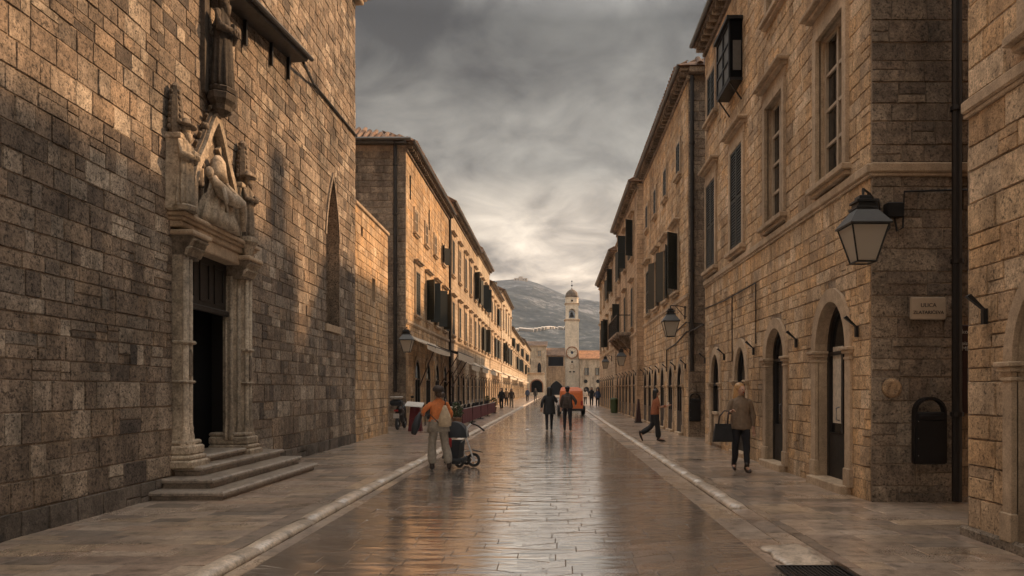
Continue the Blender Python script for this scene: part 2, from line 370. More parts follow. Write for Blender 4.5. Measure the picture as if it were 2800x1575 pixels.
def pave(name, quads, z, mat, parent, n_ind, jz=.003, dep=.006):
    """quads: list of 4x2 arrays. The n_ind that show largest become slab objects, the rest one mesh"""
    sc_ = []
    for q in quads:
        c = q.mean(axis=0); A = np.linalg.norm(np.cross(np.r_[q[2] - q[0], 0], np.r_[q[3] - q[1], 0])) / 2
        sc_.append(A / max(c[1], 1) ** 3 if in_view(c[0], c[1], z) else 0)
    order = np.argsort(-np.array(sc_)); ind = [i for i in order[:n_ind] if sc_[i] > 0]; iset = set(ind)
    for i in ind:
        v = slab_verts(quads[i], z, jz=jz, dep=dep); c = v[:4].mean(axis=0); me = bpy.data.meshes.new('slab')
        me.from_pydata((v - c).tolist(), [], SF); me.materials.append(MAT[mat])
        o = bpy.data.objects.new('slab', me); o.location = c; link(o, parent)
    rest = [q for i, q in enumerate(quads) if i not in iset]
    if rest: pieces('far_slab_field', np.array([slab_verts(q, z, jz=jz, dep=dep) for q in rest]), SF, rng.random(len(rest)), mat, parent)
def sheet(name, x0, x1, y0, y1, z, mat):
    m = MB(); m.add([(x0, y0, z), (x1, y0, z), (x1, y1, z), (x0, y1, z)], [(0, 1, 2, 3)]); o = m.build(name, mat); o['kind'] = 'structure'; return o
sheet('ground', -4000, 4000, -400, 5000, -.09, 'joint')
XL, XR, AP = -2.70, 1.97, -.34         # edges and middle line of the carriageway
PZ = .03                               # pavements stand a little higher
cway = sheet('carriageway', XL - .02, XR + .02, -8, 262, -.007, 'joint')
pav_l = sheet('pavement', -16, -3.33, -8, 262, PZ - .008, 'joint')
pav_r = sheet('pavement', 2.70, 16, -8, 262, PZ - .008, 'joint')
quads = []
PIT = [random.uniform(.24, .32) for _ in range(400)]
for side in (-1, 1):
    xe = XL if side < 0 else XR; Wd = abs(xe - AP); y = 1.0; row = 0
    while y < 150:
        pitch = PIT[row % 400] if y < 60 else .55
        u = 0.0 if row % 2 == (side > 0) else -random.uniform(.15, .3); row += 1
        if u < 0: pass
        while u < Wd - 1e-3:
            l = random.uniform(.3, .66)
            if Wd - u - l < .3: l = Wd - u
            a, b = AP + side * u, AP + side * (u + l); s = .52
            quads.append(np.array([(a, y + u * s), (b, y + (u + l) * s), (b, y + pitch + (u + l) * s), (a, y + pitch + u * s)])); u += l
        y += pitch
pave('slab', quads, 0.0, 'wet_slab', cway, 300, .0012)
def rows(x0, x1, y0, y1, d0, d1, l0, l1):
    q = []; y = y0
    while y < y1:
        d = random.uniform(d0, d1) * (1 if y < 40 else 1.7); x = x0 + random.uniform(-.5, 0)
        while x < x1:
            l = random.uniform(l0, l1); a, b = max(x, x0), min(x + l, x1)
            if x1 - b < .2: b = x1
            if b - a > .12: q.append(np.array([(a, y), (b, y), (b, y + d), (a, y + d)]))
            x = b
        y += d
    return q
pave('slab', rows(-7.2, -3.33, 3.6, 120, .2, .34, .4, 1.0), PZ, 'damp_slab', pav_l, 300, .0015)
pave('slab', rows(2.70, 7.4, 3.6, 120, .22, .42, .45, 1.1), PZ, 'damp_slab', pav_r, 300, .0015)
# kerbs: worn rounded stones, a border strip on the pavement side and a flat channel on the road side
def kerb(side, xk, xa, xb, xc, xd, y0):
    root = sheet('kerb_bed', min(xa, xc), max(xb, xd), -8, 262, -.03, 'joint')
    q = []
    for (a, b) in ((xa, xb), (xc, xd)):
        y = 2.5
        while y < 120:
            l = random.uniform(.7, 1.5); q.append(np.array([(a, y), (b, y), (b, y + l), (a, y + l)])); y += l
    pave('slab', q[:len(q) // 2] if side < 0 else q[len(q) // 2:], PZ, 'damp_slab', root, 60, .002, PZ + .03); pave('slab', q[len(q) // 2:] if side < 0 else q[:len(q) // 2], -.004, 'damp_slab', root, 60, .002, .026)
    y = y0
    while y < 130:
        l = random.uniform(.8, 1.7); m = MB(); h = random.uniform(.06, .075); rings = []
        k = 4
        for i in range(k + 1):
            t = i / k; yy = y + .006 + (l - .012) * t; j = lambda: random.uniform(-.003, .003); e = .012 if i in (0, k) else 0
            rings.append([(xk + x + j(), yy, max(-.02, z * h - e + j() * (z > 0))) for x, z in ((-.12, -.4), (-.118, .35), (-.085, .8), (-.03, 1), (.03, 1), (.085, .8), (.118, .35), (.12, -.4))])
        m.loft(rings); m.build('kerb_stone', 'kerb_stone', root, smooth=True); y += l
    return root
kerb(-1, -2.98, -3.33, -3.105, -2.855, -2.70, 4.2)
kerb(1, 2.46, 1.97, 2.335, 2.585, 2.70, 9.7)
# the level stretch and the drain by the right kerb
q = []
y = 2.5
while y < 9.7:
    l = random.uniform(.5, .9)
    if not (6.0 < y + l / 2 < 6.75): q.append(np.array([(2.335, y), (2.585, y), (2.585, min(y + l, 9.7)), (2.335, min(y + l, 9.7))]))
    y += l
pave('slab', q, .012, 'damp_slab', bpy.data.objects['kerb_bed.001'], 40, .002, .042)
dg = thing('drain_grate', 'dark ribbed iron drain grate set in the gutter by the kerb', 'drain grate', (2.27, 6.3, 0))
m = MB(); m.box((1.99, 6.02, .006), (2.56, 6.05, .022)); m.box((1.99, 6.55, .006), (2.56, 6.58, .022)); m.box((1.99, 6.05, .006), (2.02, 6.55, .022)); m.box((2.53, 6.05, .006), (2.56, 6.55, .022)); m.build('grate_frame', 'black_iron', dg)
for i in range(13):
    m = MB(); x = 2.035 + i * .038; m.bbox((x, 6.05, .004), (x + .02, 6.55, .019), .004); m.build('bar', 'black_iron', dg)
m = MB(); m.box((2.02, 6.05, -.02), (2.53, 6.55, -.008)); m.build('drain_shaft', 'void', dg)
wb = thing('worn_kerb_stone', 'hollowed worn kerb stone beside the drain grate', 'kerb stone', (2.3, 6.9, 0))
m = MB(); rings = []
for i in range(9):
    yy = 6.6 + i * .11; h = .045 * math.sin(math.pi * (i + .4) / 9) + .012
    rings.append([(2.3 + x + .02 * math.sin(i * 1.7), yy + .04 * math.sin(x * 9), max(-.01, h * z + random.uniform(-.004, .004))) for x, z in ((-.24, -.2), (-.2, .5), (-.12, .75), (-.03, .55), (.05, .7), (.13, 1), (.21, .55), (.24, -.2))])
m.loft(rings); m.build('stone_block', 'kerb_stone', wb, smooth=True)
# small fallen leaves and grit on the wet stone
lf = bpy.data.meshes.new('dry_leaf'); lf.from_pydata([(-.03, 0, 0), (0, -.018, .006), (.035, 0, .002), (0, .018, .007)], [], [(0, 1, 2, 3)]); lf.materials.append(MAT['brown_wood'])
root = thing('scattered_leaf_litter', 'tiny dark scraps of leaf and grit scattered on the wet slabs', 'litter', (0, 9, 0), kind='stuff')
for i in range(90):
    Y = 5.4 + 9 * random.random() ** 1.6; o = bpy.data.objects.new('scrap', lf); o.location = (random.uniform(-2.2, 2.4), Y, .009 + random.random() * .002); o.rotation_euler = (0, 0, random.random() * 6.3); s = random.uniform(.25, .75); o.scale = (s, s, s); link(o, root)

# ---------------------------------------------------------------- hill behind the town
def vnoise(x, y, seed):
    xi = np.floor(x).astype(int); yi = np.floor(y).astype(int); fx = x - xi; fy = y - yi; fx = fx * fx * (3 - 2 * fx); fy = fy * fy * (3 - 2 * fy)
    def h(a, b): v_ = np.sin(a * 127.1 + b * 311.7 + seed * 74.7) * 43758.5453; return v_ - np.floor(v_)
    return (h(xi, yi) * (1 - fx) + h(xi + 1, yi) * fx) * (1 - fy) + (h(xi, yi + 1) * (1 - fx) + h(xi + 1, yi + 1) * fx) * fy
rx_ = np.array([-2600, -1500, -900, -500, 1100, 1240, 1275, 1310, 1345, 1400, 1456, 1503, 1600, 1800, 2300, 3200, 4600]); ry_ = np.array([900, 840, 800, 770, 716, 706, 704, 702, 708, 732, 757, 775, 806, 850, 920, 960, 985])
YR = 1800.0; gx = np.linspace(-2600, 2600, 210); gy = np.concatenate([np.linspace(430, YR, 80), np.linspace(YR + 40, YR + 900, 14)])
GX, GY = np.meshgrid(gx, gy); xim = (1516 + 2000 * GX / YR) / 1.08696
zr = 1.6 + (1065 - np.interp(xim, rx_, ry_) * 1.08696) * YR / 2000
t = np.clip((GY - 430) / (YR - 430), 0, 1); GZ = zr * t ** .95
nz = sum(vnoise(GX / s, GY / s, k) * a for k, (s, a) in enumerate(((210, 1), (95, .55), (44, .3), (22, .16)))) - 1.0
GZ = GZ + nz * 34 * np.sin(np.pi * np.clip(t, 0, 1)) ** .8 * (t < 1) + nz * 2.5
bk = GY > YR; GZ = np.where(bk, zr * (1 - ((GY - YR) / 900) ** 1.5 * .6) - (GY - YR) * .12 , GZ); GZ[0] = -3
vv = np.stack([GX, GY, GZ], -1).reshape(-1, 3); ny, nx = GX.shape
me = bpy.data.meshes.new('hill'); me.from_pydata(vv.tolist(), [], [(j * nx + i, j * nx + i + 1, (j + 1) * nx + i + 1, (j + 1) * nx + i) for j in range(ny - 1) for i in range(nx - 1)])
me.materials.append(MAT['hill_scrub']); hill = bpy.data.objects.new('hill', me); col.objects.link(hill); hill['kind'] = 'structure'
def hill_at(xd, yd): # where the sight line of an image point meets the slope
    a = (xd * 1.08696 - 1516) / 2000; e = (1065 - yd * 1.08696) / 2000
    for Y in np.arange(432, YR - 2, 4.0):
        j = int(np.searchsorted(gy, Y)); fy = (Y - gy[j - 1]) / (gy[j] - gy[j - 1])
        z = np.interp(a * Y, gx, GZ[j - 1]) * (1 - fy) + np.interp(a * Y, gx, GZ[j]) * fy
        if z > 1.6 + e * Y: return Vector((a * Y, Y, z))
    return Vector((a * YR, YR, 1.6 + e * YR))
rd = [hill_at(x, 836 - (x - 1280) * .07 + 2 * math.sin(x * .09)) for x in range(1255, 1440, 3)] 
m = MB(); m.loft([[p + Vector((0, -2, -2.5)), p + Vector((0, -5, 1.5)), p + Vector((0, 3, 3))] for p in rd], cap=False, closed=False); o = m.build('hillside_road', 'pebble_white'); o['kind'] = 'structure'
p = hill_at(1310, 706); fo = thing('hilltop_fort', 'small dark stone fort on the crest of the hill', 'fort', (p.x, p.y, p.z))
m = MB(); m.box((p.x - 16, p.y - 6, p.z - 6), (p.x + 16, p.y + 8, p.z + 5)); m.build('wall', 'ashlar', fo)
m = MB(); m.box((p.x - 5, p.y - 6.4, p.z), (p.x + 5, p.y + 6, p.z + 9)); m.build('tower', 'ashlar', fo)
for k in range(-2, 3):
    m = MB(); m.box((p.x + k * 6 - 1, p.y - 6.3, p.z), (p.x + k * 6 + 1, p.y - 5.9, p.z + 3)); m.build('window', 'void', fo)
# ---------------------------------------------------------------- masonry
ST = []
for k in range(10):
    o = [(-.5, -.5), (0, -.5), (.5, -.5), (.5, 0), (.5, .5), (0, .5), (-.5, .5), (-.5, 0)]
    v = [(x * (1.01 - random.random() * .035), 0.0, z * (1.01 - random.random() * .05)) for x, z in o]
    ins = .955
    v += [(x * (ins + .03 - random.random() * .04), .8 + random.random() * .2, z * (ins + .01 - random.random() * .06)) for x, z in o]
    v += [(random.uniform(-.12, .12), 1.0 + random.random() * .15, random.uniform(-.15, .15))]
    ST.append(np.array(v))
STF = [(i, (i + 1) % 8, 8 + (i + 1) % 8, 8 + i) for i in range(8)] + [(8 + i, 8 + (i + 1) % 8, 16) for i in range(8)]
def stone_meshes(mat):
    r = []
    for k in range(10):
        me = bpy.data.meshes.new('stone'); me.from_pydata(ST[k].tolist(), [], STF); me.materials.append(MAT[mat]); r.append(me)
    return r
SM = {}
def lay(u0, u1, v0, v1, ch, sw, holes=(), gap=.003, courses=None):
    """stones in courses over a rectangle, leaving out the holes: ('r',ua,ub,va,vb) or ('a',uc,hw,v0,spring,rise)"""
    out_ = []; v = v0
    while v < v1 - .03:
        h = random.uniform(*ch)
        if v1 - v - h < ch[0] * .6: h = v1 - v
        a, b = v, v + h; free = [(u0, u1, a, b)]
        for H in holes:
            if H[0] == 'r': lo, hi, hb, ht = H[1:]
            else:
                _, uc, hw, hb, sp_, ri = H; ht = sp_ + ri
                if a > sp_:
                    f = (a - sp_) / ri; k = hw * math.sqrt(max(0, 1 - f * f)); lo, hi = uc - k, uc + k
                else: lo, hi = uc - hw, uc + hw
                if a < ht < b: ht = b
            if b <= hb + .01 or a >= ht - .01: continue
            nf = []
            for (p0, p1, q0, q1) in free:
                if hi <= p0 or lo >= p1: nf.append((p0, p1, q0, q1)); continue
                if lo > p0: nf.append((p0, lo, q0, q1))
                if hi < p1: nf.append((hi, p1, q0, q1))
                m0, m1 = max(lo, p0), min(hi, p1)
                if q1 - ht > .05 and H[0] == 'r': nf.append((m0, m1, ht, q1))
                if hb - q0 > .05: nf.append((m0, m1, q0, hb))
            free = nf
        for (p0, p1, q0, q1) in free:
            u = p0; first = True
            while u < p1 - .02:
                s = random.uniform(*sw)
                if first: s *= random.uniform(.5, 1); first = False
                if p1 - u - s < sw[0] * .55: s = p1 - u
                e = lambda: random.uniform(0, .005); tall = q1 - q0
                cut = [q0, q1] if tall < .2 or random.random() > .16 else [q0, q0 + tall * random.uniform(.35, .65), q1]
                for c0, c1 in zip(cut, cut[1:]): out_.append((u + gap / 2 + e(), u + s - gap / 2 - e(), c0 + gap / 2 + e(), c1 - gap / 2 - e()))
                u += s
        v = b
    return out_
def masonry(wall, M, rects, mat, n_ind, depth=.03, name='coursed_stonework', jd=.5):
    """the n_ind stones that show largest as objects under the wall, the others as one mesh"""
    if not rects: return
    R_ = np.array(rects); uc = (R_[:, 0] + R_[:, 1]) / 2; vc = (R_[:, 2] + R_[:, 3]) / 2; W = R_[:, 1] - R_[:, 0]; Hh = R_[:, 3] - R_[:, 2]
    Mn = np.array(M); P = Mn[:3, 3] + np.outer(uc, Mn[:3, 0]) + np.outer(vc, Mn[:3, 2])
    to = P - np.array([0, 0, 1.6]); D = np.linalg.norm(to, axis=1); cs = np.abs(to @ Mn[:3, 1]) / D
    vis = np.array([in_view(*p) for p in P]); S = np.where(vis, W * Hh * cs / D ** 2, 0)
    order = np.argsort(-S)[:n_ind]; ind = [i for i in order if S[i] > 0]; mask = np.ones(len(R_), bool); mask[ind] = False
    dep = depth * (1 - jd / 2 + jd * rng.random(len(R_)))
    if mat not in SM: SM[mat] = stone_meshes(mat)
    for i in ind:
        o = bpy.data.objects.new('stone', SM[mat][random.randrange(10)])
        o.matrix_basis = Matrix.Translation(Vector(P[i])) @ Matrix(((Mn[0, 0] * W[i], Mn[0, 1] * dep[i], 0), (Mn[1, 0] * W[i], Mn[1, 1] * dep[i], 0), (0, 0, Hh[i]))).to_4x4()
        link(o, wall)
    rest = np.nonzero(mask)[0]
    if len(rest):
        T = np.stack(ST)[rng.integers(0, 10, len(rest))]
        V = P[rest][:, None, :] + T[:, :, 0:1] * W[rest][:, None, None] * Mn[:3, 0] + T[:, :, 1:2] * dep[rest][:, None, None] * Mn[:3, 1] + T[:, :, 2:3] * Hh[rest][:, None, None] * np.array([0, 0, 1.0])
        pieces(name, V, STF, rng.random(len(rest)), mat, wall)
def holed_sheet(M, outer, holes, name, mat, parent):
    polys = [[Vector((p[0], p[1], 0)) for p in outer]] + [[Vector((p[0], p[1], 0)) for p in h] for h in holes]
    tri = tessellate_polygon(polys); pts = [p for q in polys for p in q]
    m = MB(M); m.add([(p.x, 0, p.y) for p in pts], [tuple(t) for t in tri]); return m.build(name, mat, parent)
def reveal(M, outline, d0, d1, name, mat, parent):
    """the faces of an opening's sides, from the wall face d0 back to d1"""
    m = MB(M); n = len(outline); m.add([(p[0], d0, p[1]) for p in outline] + [(p[0], d1, p[1]) for p in outline], [(i, (i + 1) % n, n + (i + 1) % n, n + i) for i in range(n)])
    return m.build(name, mat, parent)

# ---------------------------------------------------------------- the church on the left
S_ = -.015; CH_U = Vector((S_, 1, 0)).normalized()
CM = frame((-5.6, 0, 0), CH_U, (1, -S_, 0))      # u runs along the street
church = thing('stone_church', 'tall mottled brown stone church wall with a carved portal and blind pointed window', 'church', (-5.8, 12, 0))
niche = arch_pts(19.38, .58, 3.3, 5.6, 1.6, .75, 14)
DO = (11.5, 13.1)                                  # the portal's opening
door_hole = [(DO[0] - .2, .5), (DO[0] - .2, 3.98), (DO[1] + .25, 3.98), (DO[1] + .25, .5)]
wall = holed_sheet(CM, [(-8, -.1), (-8, 13.1), (21.75, 13.1), (21.75, -.1)], [niche, door_hole], 'wall', 'mortar', church)
masonry(wall, CM, lay(4.0, 21.72, -.02, .3, (.3, .34), (.35, .8), [('r', 11.0, 13.65, 0, .8)]), 'plinth_stone', 20, .04, 'plinth_course')
masonry(wall, CM, lay(4.0, 21.72, .3, 1.0, (.27, .36), (.24, .6), [('r', 11.0, 13.65, 0, 4.2)]) +
        lay(4.0, 21.72, 1.0, 7.3, (.17, .36), (.15, .55), [('r', 11.0, 13.62, .5, 4.15), ('r', 11.45, 13.05, 4.1, 5.4), ('a', 19.38, .58, 3.3, 5.6, 1.6)]) +
        lay(4.0, 21.72, 7.3, 13.05, (.2, .3), (.2, .5)), 'church_stone', 300, .017, jd=1.1)
# rest of the church body: far side wall, nave roof
m = MB(CM); m.box((-8, -13, -.1), (21.74, -.02, 13.08)); m.v = [p for p in m.v]; m.f = [f for i, f in enumerate(m.f) if i != 4]
m.mi = [0] * len(m.f)
# front face left open where the holed wall stands
m.build('nave_mass', 'ashlar', church)
far_fr = frame(CM @ Vector((21.75, 0, 0)), (-1, 0, 0), (0, 1, 0))
m = MB(CM); m.bbox((-8, -.1, 13.08), (21.9, .22, 13.22), .03); m.bbox((-8, -.1, 13.22), (21.98, .3, 13.36), .04); m.build('cornice', 'trim', church)
m2 = MB(CM); m2.loft([[(-8, .4, 13.36), (-8, -6.5, 16.6), (-8, -13.4, 13.36)], [(22.1, .4, 13.36), (22.1, -6.5, 16.6), (22.1, -13.4, 13.36)]]); m2.build('roof', 'tile_clay', church)
# blind window: splayed reveal, back of stonework
reveal(CM, niche, .03, -.34, 'niche_reveal', 'church_stone', church)
nb = holed_sheet(CM @ Matrix.Translation((0, -.34, 0)), [(18.7, 3.2), (18.7, 7.4), (20.1, 7.4), (20.1, 3.2)], [], 'niche_back', 'mortar', church)
masonry(nb, CM @ Matrix.Translation((0, -.335, 0)), lay(18.75, 20.05, 3.3, 7.3, (.22, .32), (.2, .45)), 'church_stone', 40, .03)
m = MB(CM); m.prism([(18.72, 3.12), (20.04, 3.12), (20.04, 3.3), (18.72, 3.3)], -.3, .05); m.build('niche_sill', 'trim', church)
nout = arch_pts(19.38, .68, 3.3, 5.6, 1.75, .75, 14)
m = MB(CM); m.band(nout[1:-1], niche[1:-1], .0, .045); m.build('niche_hood', 'church_stone', church)
# pent gutter board, iron strap and cable high on the wall
m = MB(CM); m.loft([[(11.9, .02, 8.2), (11.9, .42, 8.25), (11.9, .45, 8.33), (11.9, .03, 8.45)], [(16.28, .02, 8.87), (16.28, .34, 8.9), (16.28, .38, 8.98), (16.28, .03, 9.05)]]); m.build('gutter_board', 'dark_wood', church)
m = MB(CM); m.tube([(11.9, .5, 8.34), (16.35, .42, 8.98)], .05, 8); m.build('gutter_pipe', 'pipe_metal', church)
m = MB(CM); m.tube([(16.3, .25, 8.88), (17.6, .07, 8.95), (19.6, .05, 9.05), (21.72, .05, 9.12)], .035, 6); m.build('cable', 'black_iron', church)
for u, zz in ((13.6, 8.3), (14.9, 8.5), (15.9, 8.65)):
    m = MB(CM); m.box((u - .03, .03, zz - .3), (u + .03, .09, zz + .3)); m.build('strap', 'black_iron', church)
m = MB(CM); m.tube([(9.2, .03, 6.75), (9.2, .2, 6.75), (9.2, .2, 6.85)], .015, 6); m.build('hook', 'black_iron', church)
# portal
portal = sub('portal', church)
PM = CM @ Matrix.Translation((12.2 - 12.75 * .98, 0, 0)) @ Matrix.Diagonal((.98, .74, .962, 1))
def shaft(u, d, r, z0, z1, name='column', mat='carved', n=10):
    m = MB(PM); m.lathe([(r * 1.9, z0), (r * 1.9, z0 + .08), (r * 1.5, z0 + .12), (r * 1.7, z0 + .2), (r * 1.25, z0 + .26), (r * 1.3, z0 + .33), (r, z0 + .38), (r, z1)], (u, d, 0), n); return m.build(name, mat, portal, True)
for (ua, ub, s) in ((11.56, 12.0, 1), (13.72, 14.16, -1)):
    # splayed jamb blocks with attached shafts
    m = MB(PM); pl = [(ua, .0), (ua, .2), (ub - .2, .2), (ub, -.05), (ub, -.22)] if s > 0 else [(ua, -.22), (ua, -.05), (ua + .2, .2), (ub, .2), (ub, .0)]
    pl = pl + [(ua if s > 0 else ub, -.22)]
    m.prismz(pl, .5, 3.78); m.build('jamb', 'carved', portal)
    cs = [(ua + .07, .23, .06), (ua + .21, .23, .05), (ub - .12, .1, .045), (ub - .03, -.03, .04), (ub, -.14, .03)] if s > 0 else [(ub - .07, .23, .06), (ub - .21, .23, .05), (ua + .12, .1, .045), (ua + .03, -.03, .04), (ua, -.14, .03)]
    for (u, d, r) in cs: shaft(u, d, r, .72, 3.78)
    # tiered pedestal
    for k, (z0, z1, g) in enumerate(((.42, .55, .2), (.55, .63, .14), (.63, .78, .1), (.78, .86, .05))):
        m = MB(PM); a, b = ua - g * .5, ub + g * .2
        if s < 0: a, b = ua - g * .2, ub + g * .5
        m.bbox((a, -.55, z0), (b, .27 + g, z1), .025); m.build('pedestal', 'carved', portal)
    # little arcaded band half way up
    z = 2.38
    m = MB(PM); m.bbox((ua - .02, .0, z), (ub - .14 if s > 0 else ub + .02, .31, z + .06), .02) if s > 0 else m.bbox((ua + .14, .0, z), (ub + .02, .31, z + .06), .02); m.build('moulding', 'carved', portal); m = MB(PM); m.bbox((ua - .02 if s > 0 else ua + .14, .0, z - .62), (ub - .14 if s > 0 else ub + .02, .3, z - .57), .02); m.build('moulding', 'carved', portal)
    uc = ua + .14 if s > 0 else ub - .14
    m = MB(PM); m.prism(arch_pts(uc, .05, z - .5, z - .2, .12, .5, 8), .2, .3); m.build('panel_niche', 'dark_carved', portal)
    # leafy capital
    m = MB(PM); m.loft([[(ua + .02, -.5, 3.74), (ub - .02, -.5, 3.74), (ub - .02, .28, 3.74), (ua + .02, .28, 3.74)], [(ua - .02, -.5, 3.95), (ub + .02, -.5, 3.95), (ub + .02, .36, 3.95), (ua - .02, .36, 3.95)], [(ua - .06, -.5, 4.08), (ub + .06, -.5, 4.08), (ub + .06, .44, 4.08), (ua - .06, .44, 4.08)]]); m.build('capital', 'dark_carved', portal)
    for row in range(2):
        for k in range(6):
            u = ua + (k + .5 * row + .25) / 6 * (ub - ua); z = 3.78 + row * .13; d = .3 + row * .05
            m = MB(PM); m.loft([[(u - .06, d - .03, z), (u + .06, d - .03, z), (u + .06, d + .01, z), (u - .06, d + .01, z)], [(u - .07, d + .01, z + .1), (u + .07, d + .01, z + .1), (u + .06, d + .07, z + .1), (u - .06, d + .07, z + .1)], [(u - .03, d + .06, z + .15), (u + .03, d + .06, z + .15), (u + .03, d + .13, z + .12), (u - .03, d + .13, z + .12)]]); m.build('acanthus_leaf', 'carved', portal)
    m = MB(PM); m.bbox((ua - .1, -.4, 4.08), (ub + .1, .48, 4.16), .02); m.build('abacus', 'trim', portal)
# lintel and the ledge that carries the figures
m = MB(PM); m.bbox((11.9, -.4, 3.98), (13.8, .2, 4.2), .02); m.build('lintel', 'trim', portal)
m = MB(PM); m.bbox((11.45, -.1, 4.2), (14.25, .26, 4.3), .02); m.bbox((11.42, -.1, 4.3), (14.28, .32, 4.36), .02); m.bbox((11.38, -.1, 4.36), (14.32, .38, 4.43), .02); m.build('ledge', 'trim', portal)
# tympanum recess
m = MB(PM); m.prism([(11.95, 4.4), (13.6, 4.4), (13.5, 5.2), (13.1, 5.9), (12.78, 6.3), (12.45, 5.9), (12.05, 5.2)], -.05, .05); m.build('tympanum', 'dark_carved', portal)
# ogee gable: a moulded pointed band with crockets outside and cusps inside
def ogee(w0, top, n=22):
    P_ = []
    for k in range(n + 1):
        t = k / n
        x = w0 if t < .3 else w0 * (1 - ((t - .3) / .7) ** 1.5) * (1 - .32 * math.sin(math.pi * ((t - .3) / .7)) ** 2 * ((t - .3) / .7)); P_.append((x, 4.43 + (top - 4.43) * t))
    return P_
for s in (-1, 1):
    for (wo, to, wi, ti, d0, d1, mt) in ((.86, 6.5, .76, 6.3, .02, .24, 'carved'), (.92, 6.56, .88, 6.52, .02, .17, 'dark_carved')):
        m = MB(PM); m.band([(12.78 + s * x, z) for x, z in ogee(wo, to)], [(12.78 + s * x, z) for x, z in ogee(wi, ti)], d0, d1); m.build('gable_arm', mt, portal)
    og = ogee(.93, 6.55)
    for k in range(3, 22, 2):
        x, z = og[k]; m = MB(PM)
        for q in range(3): m.ball((12.78 + s * (x + .02 + .02 * q), .1 + .03 * (q - 1), z + .02 + .022 * q), (.035 - .006 * q, .05, .034), 6, 5)
        m.build('crocket', 'dark_carved', portal, True)
    og = ogee(.72, 6.2)
    for k in range(6, 20, 3):
        x, z = og[k]; m = MB(PM); m.prism([(12.78 + s * x, z - .09), (12.78 + s * (x - .11), z), (12.78 + s * x, z + .09)], .06, .16); m.build('cusp', 'carved', portal)
for u in (12.25, 12.45, 13.1, 13.3):
    m = MB(PM); m.bbox((u - .015, .04, 4.43), (u + .015, .09, 5.75), .005); m.build('tracery_rib', 'carved', portal)
# two side piers with crocketed pinnacles
for (u, z0, z1, zt, zb, rad) in ((11.42, 4.43, 5.62, 6.42, 4.43, .12), (13.9, 4.43, 4.5, 6.38, 5.6, .13), (13.62, 4.43, 5.5, 5.5, 4.43, .085)):
    if z1 > z0 + .2:
        m = MB(PM); m.bbox((u - rad * .8, .02, z0), (u + rad * .8, .3, z1), .03); m.bbox((u - rad, .0, z1 - .1), (u + rad, .34, z1), .02); m.build('pier', 'carved', portal)
    if zt > z1 + .2:
        zs = max(z1, zb)
        m = MB(PM); m.lathe([(rad * .9, zs - .05), (rad * 1.15, zs + .1), (rad * 1.15, zs + .35), (rad * .8, zt - .16), (rad * .85, zt - .08), (.02, zt)], (u, .17, 0), 8); m.build('pinnacle', 'dark_carved', portal)
        for k in range(7):
            z = zs + .08 + (zt - zs - .15) * k / 7; r_ = rad * (1.1 - .45 * k / 7)
            for q in range(4):
                a = q * math.pi / 2 + .4; m = MB(PM); m.ball((u + r_ * math.cos(a), .17 + r_ * math.sin(a), z), (.04, .04, .045), 6, 5); m.build('crocket', 'dark_carved', portal, True)
# corbel that carries the top figure, and a dark bar modelled as its shadow
m = MB(PM); m.lathe([(.06, 6.42), (.2, 6.5), (.22, 6.58), (.3, 6.66), (.32, 6.76), (.26, 6.8)], (12.82, .28, 0), 8); m.build('corbel', 'black_carved', portal)
m = MB(PM); m.bbox((12.45, .02, 6.72), (12.62, .12, 8.75), .02); m.build('shadow_bar', 'black_carved', portal)
m = MB(PM); m.lathe([(.34, 8.62), (.38, 8.72), (.3, 8.95), (.1, 9.3), (.02, 9.5)], (12.82, .3, 0), 8); m.build('canopy', 'dark_carved', portal)
# the church door: dark panelled upper leaf, open below
dp = PM @ Matrix.Translation((0, -.16, 0))
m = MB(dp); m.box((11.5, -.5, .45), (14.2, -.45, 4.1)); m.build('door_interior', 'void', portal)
m = MB(dp); m.box((11.9, -.03, 3.08), (13.75, .03, 4.0)); m.build('transom_panel', 'dark_wood', portal)
for a in (12.1, 12.65, 13.2):
    m = MB(dp); m.band([(a, 3.2), (a, 3.9), (a + .38, 3.9), (a + .38, 3.2), (a, 3.2)], [(a + .05, 3.25), (a + .05, 3.85), (a + .33, 3.85), (a + .33, 3.25), (a + .05, 3.25)], .03, .06); m.build('panel_moulding', 'dark_wood', portal)
m = MB(dp); m.bbox((11.9, -.04, 3.02), (13.75, .09, 3.12), .02); m.build('transom_bar', 'dark_wood', portal)
reveal(CM, door_hole, 0.0, -.8, 'doorway_reveal', 'dark_wood', portal)
# steps
steps = thing('entrance_steps', 'three worn grey stone steps with rounded nosing leading up to the church portal', 'steps', (-5.1, 12.3, 0))
for k, (y0, y1, xf, z0, z1) in enumerate(((10.3, 14.35, -4.66, .0, .155), (10.62, 14.35, -4.96, .155, .295), (11.0, 14.3, -5.3, .295, .435), (11.2, 13.2, -5.52, .435, .56))):
    m = MB()
    xb = -6.2 if k == 3 else -5.74
    m.box((xb, y0 + .06, z0 - .02), (xf - .06, y1, z1 - .075))
    m.loft([[(xb, y0 + .04, z1 - .075), (xf - .04, y0 + .04, z1 - .075), (xf - .04, y1 + .02, z1 - .075), (xb, y1 + .02, z1 - .075)], [(xb, y0, z1 - .055), (xf, y0, z1 - .055), (xf, y1 + .05, z1 - .055), (xb, y1 + .05, z1 - .055)],
            [(xb, y0, z1 - .02), (xf, y0, z1 - .02), (xf, y1 + .05, z1 - .02), (xb, y1 + .05, z1 - .02)], [(xb, y0 + .03, z1), (xf - .03, y0 + .03, z1), (xf - .03, y1 + .02, z1), (xb, y1 + .02, z1)]])
    m.build('step', 'step_stone', steps)
